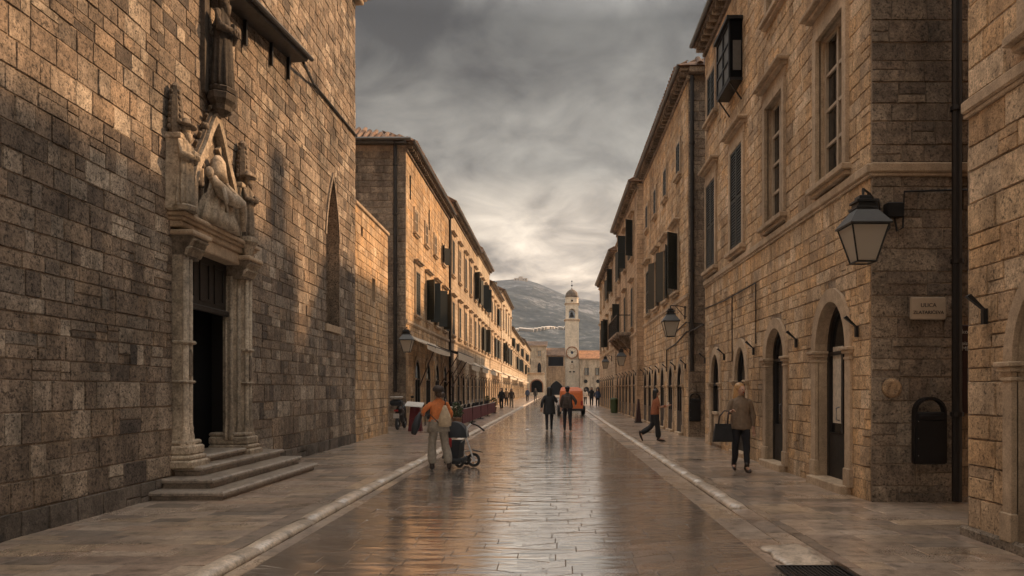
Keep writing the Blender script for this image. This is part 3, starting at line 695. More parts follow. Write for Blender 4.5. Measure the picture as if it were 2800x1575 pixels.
# ---------------------------------------------------------------- kit for the houses
def rect(uc, w, z0, z1): return [(uc - w / 2, z0), (uc - w / 2, z1), (uc + w / 2, z1), (uc + w / 2, z0)]
SLAT = {}
def shutter(b, M, u0, u1, d, z0, z1, fine=False, mat='shutter_green', turn=0.0, hinge='l'):
    """one louvred leaf; fine leaves get each slat as an object"""
    if turn: # swung open: leaf runs out from the wall
        T = M @ Matrix.Translation((u0 if hinge == 'l' else u1, d, 0)) @ Matrix.Rotation(turn, 4, 'Z'); w_ = u1 - u0
        a0, a1 = (0, w_) if hinge == 'l' else (-w_, 0)
    else: T = M @ Matrix.Translation((0, d, 0)); a0, a1 = u0, u1
    s = .055; m = MB(T)
    m.box((a0, 0, z0), (a0 + s, .04, z1)); m.box((a1 - s, 0, z0), (a1, .04, z1))
    for z in (z0, (z0 + z1) / 2 - s / 2, z1 - s): m.box((a0 + s, 0.002, z), (a1 - s, .038, z + s))
    p = .07 if fine else .12; zz = z0 + s + .01; zs = []
    while zz < z1 - s - p * .6:
        if not ((z0 + z1) / 2 - s < zz < (z0 + z1) / 2 + s / 2): zs.append(zz)
        zz += p
    if fine:
        leaf = m.build('shutter', mat, b)
        q = MB(T); q.box((a0 + .02, .004, z0 + .02), (a1 - .02, .010, z1 - .02)); q.build('shutter_backing', 'void', leaf)
        key = (round(a1 - a0, 2), mat)
        for z in zs:
            if key not in SLAT:
                q = MB(); h = (a1 - a0) / 2 - s - .002; q.add([(-h, .012, p * .82), (h, .012, p * .82), (h, .036, 0), (-h, .036, 0), (-h, .018, p * .9), (h, .018, p * .9), (h, .042, .008), (-h, .042, .008)], [(0, 1, 2, 3), (4, 7, 6, 5), (0, 4, 5, 1), (1, 5, 6, 2), (2, 6, 7, 3), (3, 7, 4, 0)])
                SLAT[key] = q.mesh('slat', mat)
            o = bpy.data.objects.new('slat', SLAT[key]); o.matrix_basis = T @ Matrix.Translation(((a0 + a1) / 2, 0, z)); link(o, leaf)
    else:
        for z in zs: m.add([(a0 + s, .008, z + p * .9), (a1 - s, .008, z + p * .9), (a1 - s, .034, z), (a0 + s, .034, z)], [(0, 1, 2, 3)])
        m.box((a0 + s, .003, z0 + s), (a1 - s, .006, z1 - s)); leaf = m.build('shutter', mat, b)
    return leaf
def window(b, M, uc, z0, z1, w=1.0, style='shut', hood=True, hole=False, fine=False, trim='trim', fr=.15):
    o = [(uc - w / 2 - fr, z0), (uc - w / 2 - fr, z1 + fr), (uc + w / 2 + fr, z1 + fr), (uc + w / 2 + fr, z0)]; i = rect(uc, w, z0, z1)
    m = MB(M); m.band(o, i, -.02, .07); win = m.build('window', trim, b)
    m = MB(M); m.bbox((uc - w / 2 - fr - .08, -.02, z0 - .13), (uc + w / 2 + fr + .08, .16, z0 - .03), .015); m.bbox((uc - w / 2 - fr - .03, -.02, z0 - .2), (uc + w / 2 + fr + .03, .1, z0 - .13), .01); m.build('sill', trim, win)
    if hood:
        zz = z1 + fr + .22
        m = MB(M); m.bbox((uc - w / 2 - fr - .02, -.02, z1 + fr + .01), (uc + w / 2 + fr + .02, .05, zz), .005); m.bbox((uc - w / 2 - fr - .1, -.02, zz), (uc + w / 2 + fr + .1, .16, zz + .06), .015); m.bbox((uc - w / 2 - fr - .16, -.02, zz + .06), (uc + w / 2 + fr + .16, .24, zz + .14), .02); m.build('hood', trim, win)
    db = -.13 if hole else .012
    if hole: reveal(M, i, 0, -.34, 'reveal', trim, win)
    if style in ('glass', 'open'):
        m = MB(M); m.box((uc - w / 2 + .02, db - .01, z0 + .01), (uc + w / 2 - .02, db, z1 - .01)); m.build('pane', 'glass_dark', win)
        if style == 'glass':
            m = MB(M)
            for (a, c) in ((uc - w / 2, uc - w / 2 + .07), (uc - .035, uc + .035), (uc + w / 2 - .07, uc + w / 2)): m.box((a, db, z0), (c, db + .045, z1))
            n = 4 if z1 - z0 > 1.6 else 2
            for k in range(n + 1):
                z = z0 + (z1 - z0 - .06) * k / n
                for (a, c) in ((uc - w / 2 + .07, uc - .035), (uc + .035, uc + w / 2 - .07)): m.box((a, db + .003, z), (c, db + .04, z + .05))
            m.build('sash', 'pale_wood', win)
    if style == 'shut':
        dd = .015 if hole else .03
        if hole:
            m = MB(M); m.box((uc - w / 2, db - .01, z0), (uc + w / 2, db, z1)); m.build('pane', 'void', win)
        shutter(b, M, uc - w / 2 + .01, uc - .005, dd, z0 + .01, z1 - .01, fine); shutter(b, M, uc + .005, uc + w / 2 - .01, dd, z0 + .01, z1 - .01, fine)
    if style == 'open':
        shutter(b, M, uc - w / 2, uc - .01, .075, z0, z1, False, turn=R(random.choice((random.uniform(95, 130), random.uniform(150, 170), random.uniform(150, 170)))), hinge='l')
        shutter(b, M, uc + .01, uc + w / 2, .075, z0, z1, False, turn=R(-random.choice((random.uniform(95, 130), random.uniform(150, 170), random.uniform(150, 170)))), hinge='r')
    return win
def archway(b, M, uc, w, v0, sp_, rise, hole=False, knee=0, fr=.2, trim='trim', pointed=0.0, door='glass', back=-.2):
    o = arch_pts(uc, w / 2 + fr, v0, sp_, rise + fr * 1.05, pointed); i = arch_pts(uc, w / 2, v0, sp_, rise, pointed)
    m = MB(M); m.band(o, i, -.01, .055); dw = m.build('doorway', trim, b)
    for s in (-1, 1):
        u = uc + s * (w / 2 + fr * .5); m = MB(M); g = fr * .5
        for (z, h, e) in ((sp_ - .17, .04, .015), (sp_ - .08, .05, .035), (sp_ - .03, .05, .06)): m.bbox((u - g - e, -.03 if not hole else -.2, z), (u + g + e, .055 + e, z + h), .01)
        m.build('impost', trim, dw)
        m = MB(M); m.bbox((u - g - .02, 0, v0), (u + g + .02, .075, v0 + .28), .01); m.build('plinth_block', trim, dw)
    d0 = back if hole else .008
    if hole: reveal(M, i, 0, -.5, 'reveal', trim, dw)
    leaf_o = [(uc + (p[0] - uc) * .985, p[1] if k not in (0, len(i) - 1) else v0) for k, p in enumerate(i)]
    m = MB(M); m.prism(leaf_o, d0 - .05, d0); lf_ = m.build('door', 'glass_dark' if door == 'glass' else 'void', dw)
    m = MB(M)
    ii = arch_pts(uc, w / 2 - .09, v0, sp_, rise - .09, pointed); m.band(i[1:-1] if 0 else i, ii, d0, d0 + .05)
    m.box((uc - .04, d0, v0), (uc + .04, d0 + .045, sp_)); m.box((uc - w / 2 + .09, d0 + .002, sp_ - .06), (uc + w / 2 - .09, d0 + .048, sp_)); m.box((uc - w / 2 + .09, d0 + .003, v0), (uc + w / 2 - .09, d0 + .043, v0 + .75)); m.build('door_frame', 'dark_wood', dw)
    if knee:
        m = MB(M); m.bbox((uc - w / 2 + .0, d0 + .06, v0), (uc + w * .12, .05, knee - .08), .01); m.build('counter_wall', trim, dw)
        m = MB(M); m.bbox((uc - w / 2 - .03, d0 + .05, knee - .08), (uc + w * .12 + .04, .1, knee), .015); m.build('counter', trim, dw)
    else:
        m = MB(M); m.bbox((uc - w / 2 - fr * .6, d0, .0), (uc + w / 2 + fr * .6, .16, v0 + .02), .015); m.build('threshold', trim, dw)
    return i
def bracket(b, M, u, z=2.36):
    m = MB(M); m.box((u - .025, .03, z), (u + .025, .075, z + .16)); m.loft([[(u - .025, .03, z + .13), (u + .025, .03, z + .13), (u + .025, .085, z + .16), (u - .025, .085, z + .16)], [(u - .02, .2, z + .31), (u + .02, .2, z + .31), (u + .02, .24, z + .28), (u - .02, .24, z + .28)]]); m.build('awning_bracket', 'black_iron', b)
def downpipe(b, p0, p1, r=.06, mat='pipe_metal'):
    m = MB(); m.tube([p0, p1], r, 10)
    z = p0[2] + 1.2
    while z < p1[2]: m.lathe([(r * 1.35, -.03), (r * 1.35, .03)], (p0[0], p0[1], z), 10); z += 2.1
    m.build('downpipe', mat, b)
def eave(b, M, u0, u1, z, dent=True, dep=.32, step=.36):
    m = MB(M); m.bbox((u0, -.1, z - .3), (u1, .08, z - .18), .02); m.bbox((u0 - .05, -.1, z - .02), (u1 + .05, dep, z + .06), .02); m.build('cornice', 'side_stone', b)
    if dent:
        m = MB(M); u = u0 + .1
        while u < u1 - .1: m.bbox((u, 0, z - .17), (u + .13, dep - .05, z - .022), .015); u += step
        o = m.build('modillion_row', 'side_stone', b); o['kind'] = 'stuff'
    m = MB(M); m.tube([(u0 - .1, dep + .07, z + .08), (u1 + .1, dep + .07, z + .08)], .065, 8); m.build('gutter', 'zinc', b)
def roof(b, M, u0, u1, z, depth, rise, hip0=0, hip1=0, mat='tile_clay', dep=.42, tiles=0):
    zb = z + .07; r0, r1 = u0 + hip0, u1 - hip1; dm = -depth / 2
    P = [(u0 - .2, dep, zb), (u1 + .2, dep, zb), (u1 + .2, -depth - .3, zb), (u0 - .2, -depth - .3, zb), (r0 - (.2 if not hip0 else 0), dm, zb + rise), (r1 + (.2 if not hip1 else 0), dm, zb + rise)]
    m = MB(M); m.add(P, [(0, 1, 5, 4), (2, 3, 4, 5), (0, 4, 3), (1, 2, 5), (3, 2, 1, 0)]); rf = m.build('roof', mat, b)
    # barrel tiles along the street slope (and the near hip): rows of half-round covers
    def tile_rows(A, B, C, n, nrow, rad, ind, clip=None):
        A, B, C = Vector(A), Vector(B), Vector(C); V_ = []; up = (B - A).cross(C - A).normalized(); up = up if up.z > 0 else -up
        du = (B - A) / n; dv = (C - A) / nrow; a = du.normalized()
        prof = [(math.cos(t), math.sin(t)) for t in [math.pi * k / 5 for k in range(6)]]
        for i in range(n):
            for j in range(nrow):
                if clip and not clip((i + .5) / n, (j + 1.0) / nrow): continue
                o = A + du * (i + .5) + dv * j; L = dv * 1.12; jit = up * random.uniform(0, .015)
                V_.append([tuple(M @ (o + a * (rad * c) + up * (rad * .8 * s + .01) + jit)) for c, s in prof] + [tuple(M @ (o + L + a * (rad * .85 * c) + up * (rad * .7 * s + .035) + jit)) for c, s in prof])
        F_ = [(k, k + 1, k + 7, k + 6) for k in range(5)] + [(0, 1, 2, 3, 4, 5)]
        V_ = np.array(V_)
        if ind:
            for v in V_[:ind]:
                c = v.mean(axis=0); me = bpy.data.meshes.new('tile'); me.from_pydata((v - c).tolist(), [], F_); me.materials.append(MAT[mat]); o = bpy.data.objects.new('tile', me); o.location = c; link(o, rf)
            V_ = V_[ind:]
        if len(V_): pieces('tile_field', V_, F_, rng.random(len(V_)), mat, rf)
    if tiles:
        n = int((u1 - u0) / .26); sl = Vector(P[4]) - Vector(P[0])
        tile_rows((u0 - .2, dep + .03, zb), (u1 + .2, dep + .03, zb), (u0 - .2, dep - 1.6, zb + rise * 1.6 / (depth / 2)), n, 4, .105, 0, lambda a, t_: a * (u1 - u0 + .4) > t_ * 1.6 * hip0 / (depth / 2))
        if hip0:
            n = int(depth / .27); tile_rows((u0 - .23, dep, zb), (u0 - .23, -depth, zb), (u0 - .23 + 1.5, dep, zb + rise * 1.5 / hip0), n, 4, .11, tiles, lambda a, t_: t_ * 1.5 * (depth / 2) / hip0 < a * depth < depth - t_ * 1.5 * (depth / 2) / hip0)
    return rf
def shell(name, label, side, X, y0, y1, ez, depth, mat, holes=(), gap_front=True):
    M = frame((X, 0, 0), (0, 1, 0), (-side, 0, 0)); b = thing(name, label, 'building', (X + side * .2, (y0 + y1) / 2, 0))
    wl = holed_sheet(M, [(y0, -.1), (y0, ez), (y1, ez), (y1, -.1)], holes, 'wall', mat, b)
    m = MB(M); m.box((y0, -depth, -.1), (y1, 0, ez)); m.f = [f for i, f in enumerate(m.f) if i not in (0, 4)]; m.mi = [0] * len(m.f); m.build('side_wall', mat if mat != 'mortar' else 'ashlar_warm', b)
    return b, M, wl
def string_course(b, M, u0, u1, z, d=.07, h=.14, trim='trim'):
    m = MB(M); m.bbox((u0, -.02, z - h), (u1, d, z), .02); m.bbox((u0, -.02, z - h - .05), (u1, d * .6, z - h), .01); m.build('string_course', trim, b)
def cable(b, pts, r=.014, mat='black_iron'):
    m = MB(); m.tube(pts, r, 6); m.build('cable', mat, b)

# ---------------------------------------------------------------- right: the corner house
X1 = 4.43
A4 = dict(uc=11.66, w=1.25, v0=.14, sp_=2.22, rise=.78); A3 = dict(uc=14.6, w=1.15, v0=.14, sp_=2.22, rise=.6); A2 = dict(uc=17.3, w=1.0, v0=.12, sp_=1.8, rise=.8); A1 = dict(uc=20.0, w=1.0, v0=.12, sp_=1.76, rise=.8)
def ah(a): return arch_pts(a['uc'], a['w'] / 2, a['v0'], a['sp_'], a['rise'])
W1 = [(20.55, 'shut'), (17.65, 'shut'), (14.65, 'glass'), (11.67, 'glass')]
W2 = [(20.45, 9.25, 10.45, 'shut'), (14.6, 9.25, 10.9, 'glass'), (11.67, 9.25, 10.9, 'shut')]
hl = [ah(a) for a in (A1, A2, A3, A4)] + [rect(u, 1.12, 5.02, 7.42) for u, s in W1] + [rect(u, .95, a, b_) for u, a, b_, s in W2]
r1, M1, wl = shell('corner_house', 'large warm stone corner house with four arched shop doors and tall hooded windows', 1, X1, 10.22, 21.45, 11.65, 8.0, 'mortar', hl)
HR = [('a', a['uc'], a['w'] / 2 + .12, 0, a['sp_'], a['rise'] + .12) for a in (A1, A2, A3, A4)] + [('r', u - .68, u + .68, 4.8, 7.55) for u, s in W1] + [('r', u - .6, u + .6, a - .1, b_ + .13) for u, a, b_, s in W2]
masonry(wl, M1, lay(10.24, 21.43, .0, 4.58, (.19, .33), (.15, .44), HR) + lay(10.24, 21.43, 4.77, 11.3, (.21, .33), (.18, .5), HR), 'warm_stone', 300, .016, jd=1.0)
for a, kn, bk in ((A1, 1.0, -.07), (A2, 0, -.07), (A3, 0, -.15), (A4, 0, -.2)): archway(r1, M1, hole=True, knee=kn, back=bk, **a)
m = MB(M1); m.box((11.72, -.195, 1.05), (12.12, -.185, 2.3)); m.build('door_blind', 'cream_cloth', r1)
for a in (A3, A4):
    m = MB(M1); m.tube([(a['uc'] + .07, -.14, 1.1), (a['uc'] + .07, -.09, 1.12), (a['uc'] + .07, -.09, 1.3), (a['uc'] + .07, -.14, 1.32)], .012, 6); m.build('door_handle', 'grey_metal', r1)
for u, s in W1: window(r1, M1, u, 5.02, 7.42, 1.12, s, True, True, s == 'shut')
for u, a, b_, s in W2: window(r1, M1, u, a, b_, .95, s, False, True)
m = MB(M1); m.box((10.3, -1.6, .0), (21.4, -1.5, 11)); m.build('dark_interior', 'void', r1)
string_course(r1, M1, 10.2, 21.45, 4.76)
eave(r1, M1, 10.1, 21.5, 11.65); roof(r1, M1, 10.1, 21.5, 11.65, 8.0, 1.9)
for u in (10.6, 13.26, 16.1, 18.9, 21.3): bracket(r1, M1, u)
cable(r1, [(X1 - .03, 21.4, 3.97), (X1 - .035, 19, 3.9), (X1 - .035, 16.0, 3.93), (X1 - .035, 15.97, 3.9), (X1 - .035, 15.97, 2.6)]); cable(r1, [(X1 - .035, 18.1, 3.9), (X1 - .035, 18.1, 2.3)])
m = MB(M1); m.bbox((20.7, -1.3, 12), (21.4, -.5, 14.3), .04); m.bbox((20.62, -1.38, 14.3), (21.48, -.42, 14.45), .03); m.build('chimney', 'side_stone', r1)
# boxed-out window
ob = sub('box_window', r1)
m = MB(M1); m.box((17.15, .0, 8.86), (18.5, .32, 8.93)); m.build('box_floor', 'black_iron', ob); m = MB(M1); m.box((17.1, .0, 10.28), (18.55, .4, 10.36)); m.build('box_lid', 'black_iron', ob)
m = MB(M1); m.box((17.17, .02, 8.93), (17.2, .3, 10.28)); m.build('side_panel', 'void', ob)
m = MB(M1); m.box((17.2, .28, 8.93), (18.5, .3, 10.28)); m.build('front_panel', 'zinc', ob)
m = MB(M1)
for k in range(3): m.box((17.2 + k * .63, .3, 8.93), (17.25 + k * .63, .335, 10.28))
for k in range(4): m.box((17.25, .3, 8.93 + k * .43), (18.46, .33, 8.97 + k * .43))
m.build('glazing_bars', 'black_iron', ob)
m = MB(M1); m.box((17.16, .05, 9.1), (17.17, .24, 9.8)); m.build('side_pane', 'zinc', ob)
for u in (17.25, 18.4):
    m = MB(M1); m.tube([(u, .02, 8.45), (u, .3, 8.86)], .02, 6); m.build('strut', 'black_iron', ob)
# the side wall in the alley
MS = frame((X1, 10.22, 0), (1, 0, 0), (0, -1, 0))
ws = holed_sheet(MS @ Matrix.Translation((0, .004, 0)), [(0, -.1), (0, 11.6), (8, 11.6), (8, -.1)], [rect(1.75, 1.0, .1, 2.55)], 'alley_wall', 'mortar', r1)
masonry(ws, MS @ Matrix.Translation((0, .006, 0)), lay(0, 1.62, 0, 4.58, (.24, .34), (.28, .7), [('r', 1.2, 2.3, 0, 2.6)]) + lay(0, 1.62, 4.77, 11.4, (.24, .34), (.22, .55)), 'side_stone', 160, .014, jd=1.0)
string_course(r1, MS @ Matrix.Translation((0, .01, 0)), -.02, 3, 4.76, .06)
downpipe(r1, (5.53, 10.05, .06), (5.53, 10.05, 11.8), .065)
reveal(MS, rect(1.75, 1.0, .1, 2.55), 0, -.35, 'side_door_reveal', 'trim', r1)
m = MB(MS); m.box((1.2, -.36, 0), (2.4, -.33, 2.6)); m.build('side_door', 'dark_wood', r1)
cable(r1, [(4.32, 9.75, 4.13), (4.44, 9.98, 4.05), (4.47, 10.12, 3.8), (4.56, 10.16, 3.72), (4.66, 10.16, 3.85), (4.66, 10.16, 4.0)], .012); cable(r1, [(4.72, 10.16, 4.0), (4.76, 10.16, 3.8), (4.84, 10.16, 3.85), (4.86, 10.16, 4.35), (5.9, 10.16, 4.38)], .014)
m = MB(); m.bbox((4.58, 10.05, 3.98), (4.8, 10.19, 4.18), .015); m.build('junction_box', 'black_iron', r1)
# round boss carved on the alley wall
m = MB(MS); m.M = MS; pts = []
m.loft([[(.27 + r_ * math.cos(t) , d, 1.62 + r_ * math.sin(t)) for t in [2 * math.pi * k / 14 for k in range(14)]] for r_, d in ((.14, .02), (.13, .055), (.08, .065), (.05, .05), (.02, .045))]); m.build('round_boss', 'warm_stone', r1, True)

# ---------------------------------------------------------------- right: the near house, cut by the frame
X0 = 4.46
A0 = dict(uc=6.5, w=1.1, v0=.12, sp_=1.85, rise=.8)
r0, M0, wl0 = shell('near_house', 'weathered stone house at the frame edge with a shop arch and stone counter', 1, X0, -7.0, 7.88, 11.4, 8.0, 'mortar', [ah(A0), rect(6.3, 1.0, 5.0, 7.4)])
masonry(wl0, M0, lay(3.0, 7.86, .12, 4.52, (.25, .36), (.25, .62), [('a', 6.5, .63, 0, 1.85, .92)]) + lay(3.0, 7.86, 4.72, 9.0, (.26, .36), (.3, .7), [('r', 5.7, 6.9, 4.8, 7.6)]), 'warm_stone', 180, .018, jd=1.0)
archway(r0, M0, hole=True, knee=.86, fr=.14, **A0); window(r0, M0, 6.3, 5.0, 7.4, 1.0, 'glass', True, True)
string_course(r0, M0, -7, 7.9, 4.7); bracket(r0, M0, 7.5, 2.27)
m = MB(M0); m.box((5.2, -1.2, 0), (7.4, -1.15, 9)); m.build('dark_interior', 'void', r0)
m = MB(M0); m.bbox((4, 0, -.05), (7.92, .07, .14), .03); m.build('footing', 'side_stone', r0)
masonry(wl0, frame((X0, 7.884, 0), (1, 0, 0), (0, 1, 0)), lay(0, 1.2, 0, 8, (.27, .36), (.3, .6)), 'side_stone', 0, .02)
roof(r0, M0, -7, 7.9, 11.4, 8, 1.9); eave(r0, M0, -7, 7.9, 11.4)

# ---------------------------------------------------------------- right: second house
X2 = 4.43
r2, M2, wl2 = shell('shuttered_house', 'stone house with four dark shuttered windows and a corner downpipe beyond the alley', 1, X2, 24.15, 36.2, 12.1, 8.0, 'mortar')
w2 = [(26.55, 'open'), (28.9, 'open'), (31.5, 'open'), (34.4, 'shut')]; HR = [('r', u - .68, u + .68, 4.95, 7.3) for u, s in w2]; u2 = [(25.9), (29.0), (31.9), (34.7)]; HR += [('r', u - .5, u + .5, 9.0, 10.45) for u in u2]
a2 = [25.6, 27.6, 29.7, 31.7, 33.6, 35.3]; HR += [('a', u, .62, 0, 1.75, .9) for u in a2]
masonry(wl2, M2, lay(24.2, 36.15, 0, 4.6, (.22, .32), (.24, .55), HR) + lay(24.2, 36.15, 4.8, 11.8, (.24, .32), (.26, .6), HR), 'warm_stone', 0, .024)
for u, s in w2: window(r2, M2, u, 5.15, 7.15, 1.0, s, True)
for u in u2: window(r2, M2, u, 9.2, 10.3, .7, 'shut', False, fr=.12)
for u in a2: archway(r2, M2, u, .95, .1, 1.75, .75, fr=.17)
for u in (24.5, 26.6, 28.6, 30.7, 32.7, 34.5, 36.0): bracket(r2, M2, u, 2.3)
string_course(r2, M2, 24.1, 36.2, 4.78); eave(r2, M2, 24.0, 36.3, 12.1); roof(r2, M2, 24.0, 36.3, 12.1, 8.0, 2.0, hip0=2.6, tiles=40)
MS2 = frame((X2, 24.15, 0), (1, 0, 0), (0, -1, 0)); ws2 = holed_sheet(MS2 @ Matrix.Translation((0, .004, 0)), [(0, -.1), (0, 12), (8, 12), (8, -.1)], [], 'alley_wall', 'mortar', r2)
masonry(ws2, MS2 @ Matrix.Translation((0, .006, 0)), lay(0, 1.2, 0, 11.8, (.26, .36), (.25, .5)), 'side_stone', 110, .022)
downpipe(r2, (4.52, 24.02, 2.2), (4.52, 24.02, 11.9), .065)
m = MB(MS2); m.bbox((-.02, 0, 11.98), (3, .3, 12.16), .02); m.build('side_cornice', 'side_stone', r2)
m = MB(M2); m.box((21.5, -9, 7.5), (24.14, -4.2, 14.6)); m.build('unseen_sun_block', 'ashlar_warm', r2)  # unseen block bridging the alley, added to cut the sun reaching the church
cable(r2, [(X1 + .05, 22.0, 3.55), (4.45, 24.1, 3.5), (X2 - .04, 24.3, 3.52), (X2 - .04, 26.5, 3.25), (X2 - .04, 28.6, 3.15), (X2 - .04, 28.6, 2.4)], .022); cable(r2, [(4.9, 24.08, 3.75), (4.45, 24.08, 3.8), (X2 - .04, 24.4, 3.85), (X2 - .04, 27.5, 3.6)], .018)

# ---------------------------------------------------------------- generic far houses
def house(name, label, side, X, y0, y1, ez, mat, bays, floors, arches=0, rise=2.0, trim='trim', styles=('shut', 'open', 'shut', 'open', 'glass'), chim=True, hip0=0, depth=8.0, dent=True, hood=True):
    b, M, wl_ = shell(name, label, side, X, y0, y1, ez, depth, mat)
    for k in range(bays):
        u = y0 + (k + .5) * (y1 - y0) / bays
        for (z0, z1, w_) in floors: window(b, M, u, z0, z1, w_, random.choice(styles), hood and z1 - z0 > 1.4, fr=.13, trim=trim)
    for k in range(arches):
        u = y0 + (k + .5) * (y1 - y0) / arches; archway(b, M, u, min(1.05, (y1 - y0) / arches * .55), .08, 1.85, .7, fr=.16, trim=trim, door='void' if k % 2 else 'glass'); bracket(b, M, y0 + k * (y1 - y0) / arches + .2, 2.35)
    if arches: string_course(b, M, y0, y1, 4.7, trim=trim)
    eave(b, M, y0, y1, ez, dent, step=.5); roof(b, M, y0, y1, ez, depth, rise, hip0=hip0, tiles=1 if y0 < 60 else 0)
    if chim:
        u = y0 + (y1 - y0) * random.uniform(.3, .7); m = MB(M); m.bbox((u, -2.0, ez + .6), (u + .6, -1.3, ez + 2.1), .03); m.bbox((u - .06, -2.06, ez + 2.1), (u + .66, -1.24, ez + 2.2), .02); m.build('chimney', 'side_stone', b)
    return b, M
r3, M3 = house('balcony_house', 'stone house with an iron balcony, third along the right side', 1, 4.40, 39.0, 51.5, 12.6, 'ashlar_warm', 3, [(5.1, 7.3, 1.0), (9.0, 11.0, .95)], 6, styles=('open', 'shut'))
m = MB(M3); m.bbox((42.0, 0, 4.72), (48.6, .85, 4.9), .03); m.build('balcony_slab', 'side_stone', r3)
bal = sub('balcony_railing', r3)
m = MB(M3); m.box((42.0, .78, 5.85), (48.6, .83, 5.9)); m.box((42.0, .05, 5.85), (42.05, .78, 5.9)); m.build('rail', 'black_iron', bal)
for k in range(34):
    m = MB(M3); u = 42.0 + k * .2; m.box((u, .79, 4.9), (u + .025, .82, 5.85)); m.build('baluster', 'black_iron', bal)
for u in (42.5, 44.6, 46.6, 48.2):
    m = MB(M3); m.loft([[(u, 0, 4.0), (u + .18, 0, 4.0), (u + .18, .1, 4.0), (u, .1, 4.0)], [(u, 0, 4.72), (u + .18, 0, 4.72), (u + .18, .75, 4.72), (u, .75, 4.72)]]); m.build('corbel', 'side_stone', r3)
house('tall_narrow_house', 'stone house that ends the right-hand row, nearest the hill', 1, 4.42, 53.6, 71.5, 11.7, 'ashlar', 4, [(5.1, 7.3, 1.0), (9.0, 10.7, .95)], 8)

# ---------------------------------------------------------------- left: low annex next to the church
ax0 = CM @ Vector((21.77, -.02, 0)); AM = CM @ Matrix.Translation((0, -.02, 0))
an = thing('church_annex', 'low pale stone annex with two tiny windows beside the church', 'building', (-6.0, 24, 0))
wn_ = [rect(24.15, .42, 4.5, 5.25), rect(22.55, .22, 6.35, 6.6)]
wa = holed_sheet(AM, [(21.77, -.1), (21.77, 7.15), (26.35, 7.15), (26.35, -.1)], wn_, 'wall', 'mortar', an)
masonry(wa, AM, lay(21.78, 26.33, 0, 7.1, (.22, .32), (.25, .55), [('r', 23.94, 24.36, 4.5, 5.25), ('r', 22.44, 22.66, 6.35, 6.6)]), 'warm_stone', 150, .024)
for q in wn_: reveal(AM, q, .02, -.3, 'window_reveal', 'trim', an)
m = MB(AM); m.box((21.8, -.34, 4.3), (26.3, -.3, 6.8)); m.build('window_dark', 'void', an)
m = MB(AM); m.box((21.77, -9, -.1), (26.35, 0, 7.15)); m.f = [f for i, f in enumerate(m.f) if i not in (0, 4)]; m.mi = [0] * len(m.f); m.build('side_wall', 'ashlar', an)
m = MB(AM); m.bbox((21.77, -.3, 7.15), (26.45, .06, 7.27), .02); m.build('coping', 'trim', an)
m = MB(AM); m.add([(21.77, .0, 7.2), (26.5, .0, 7.2), (26.5, -9, 9.4), (21.77, -9, 9.4)], [(0, 1, 2, 3)]); m.build('roof', 'tile_clay', an)

# ---------------------------------------------------------------- left: first house of the row
XL1 = -6.3
l1, ML1, wll = shell('left_corner_house', 'stone house with a dark tiled hip roof at the alley on the left side', -1, XL1, 31.0, 43.6, 12.0, 9.0, 'mortar')
lw = [(33.5, 'shut'), (36.3, 'open'), (39.0, 'open'), (41.7, 'open')]; lu = [33.1, 35.8, 38.5]
HR = [('r', u - .66, u + .66, 4.9, 7.2) for u, s in lw] + [('r', u - .48, u + .48, 8.55, 9.8) for u in lu + [41.3]] + [('a', u, .75, 0, 2.1, 1.0) for u in (33.4, 36.2, 39.0, 41.8)] + [('r', 31.75, 31.98, 9.9, 10.9), ('r', 36.55, 36.8, 9.6, 10.6)]
masonry(wll, ML1, lay(31.02, 43.55, 0, 4.4, (.24, .32), (.3, .6), HR) + lay(31.02, 43.55, 4.6, 11.7, (.26, .34), (.35, .75), HR), 'warm_stone', 0, .014)
for u, s in lw: window(l1, ML1, u, 5.0, 6.95, 1.0, s, True)
for u in lu: window(l1, ML1, u, 8.7, 9.65, .68, 'glass', False, fr=.12)
window(l1, ML1, 41.3, 8.7, 9.65, .68, 'open', False, fr=.12)
for u, z in ((31.86, 9.9), (36.67, 9.6)):
    m = MB(ML1); m.box((u - .1, .0, z), (u + .1, .035, z + 1.0)); m.build('slit_window', 'void', l1)
for u in (33.4, 36.2, 39.0, 41.8): archway(l1, ML1, u, 1.2, .1, 2.1, .85, fr=.18)
string_course(l1, ML1, 31.0, 43.6, 4.58); eave(l1, ML1, 30.9, 43.7, 12.0); roof(l1, ML1, 30.9, 43.7, 12.0, 9.0, 2.0, hip0=3.2, tiles=90)
MSL = frame((XL1, 31.0, 0), (-1, 0, 0), (0, -1, 0)); wsl = holed_sheet(MSL @ Matrix.Translation((0, .004, 0)), [(0, -.1), (0, 12), (9, 12), (9, -.1)], [rect(1.2, .9, 0, 2.2)], 'alley_wall', 'mortar', l1)
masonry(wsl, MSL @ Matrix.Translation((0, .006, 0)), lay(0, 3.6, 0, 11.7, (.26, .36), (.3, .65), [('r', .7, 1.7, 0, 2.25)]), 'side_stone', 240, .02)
m = MB(MSL); m.box((.7, -.3, 0), (1.7, -.25, 2.25)); m.build('side_door', 'void', l1)
m = MB(MSL); m.bbox((-.05, 0, 11.95), (5, .3, 12.1), .02); m.tube([(-.3, .42, 12.1), (5, .42, 12.1)], .07, 8); m.build('side_gutter', 'zinc', l1)
downpipe(l1, (-6.72, 30.86, 1.5), (-6.72, 30.86, 11.9), .08); m = MB(); m.tube([(-6.72, 30.86, 11.85), (-6.72, 30.7, 12.05), (-6.3, 30.6, 12.1)], .075, 8); m.build('downpipe_bend', 'pipe_metal', l1)
downpipe(l1, (-6.22, 43.6, .1), (-6.22, 43.6, 12.0), .07)

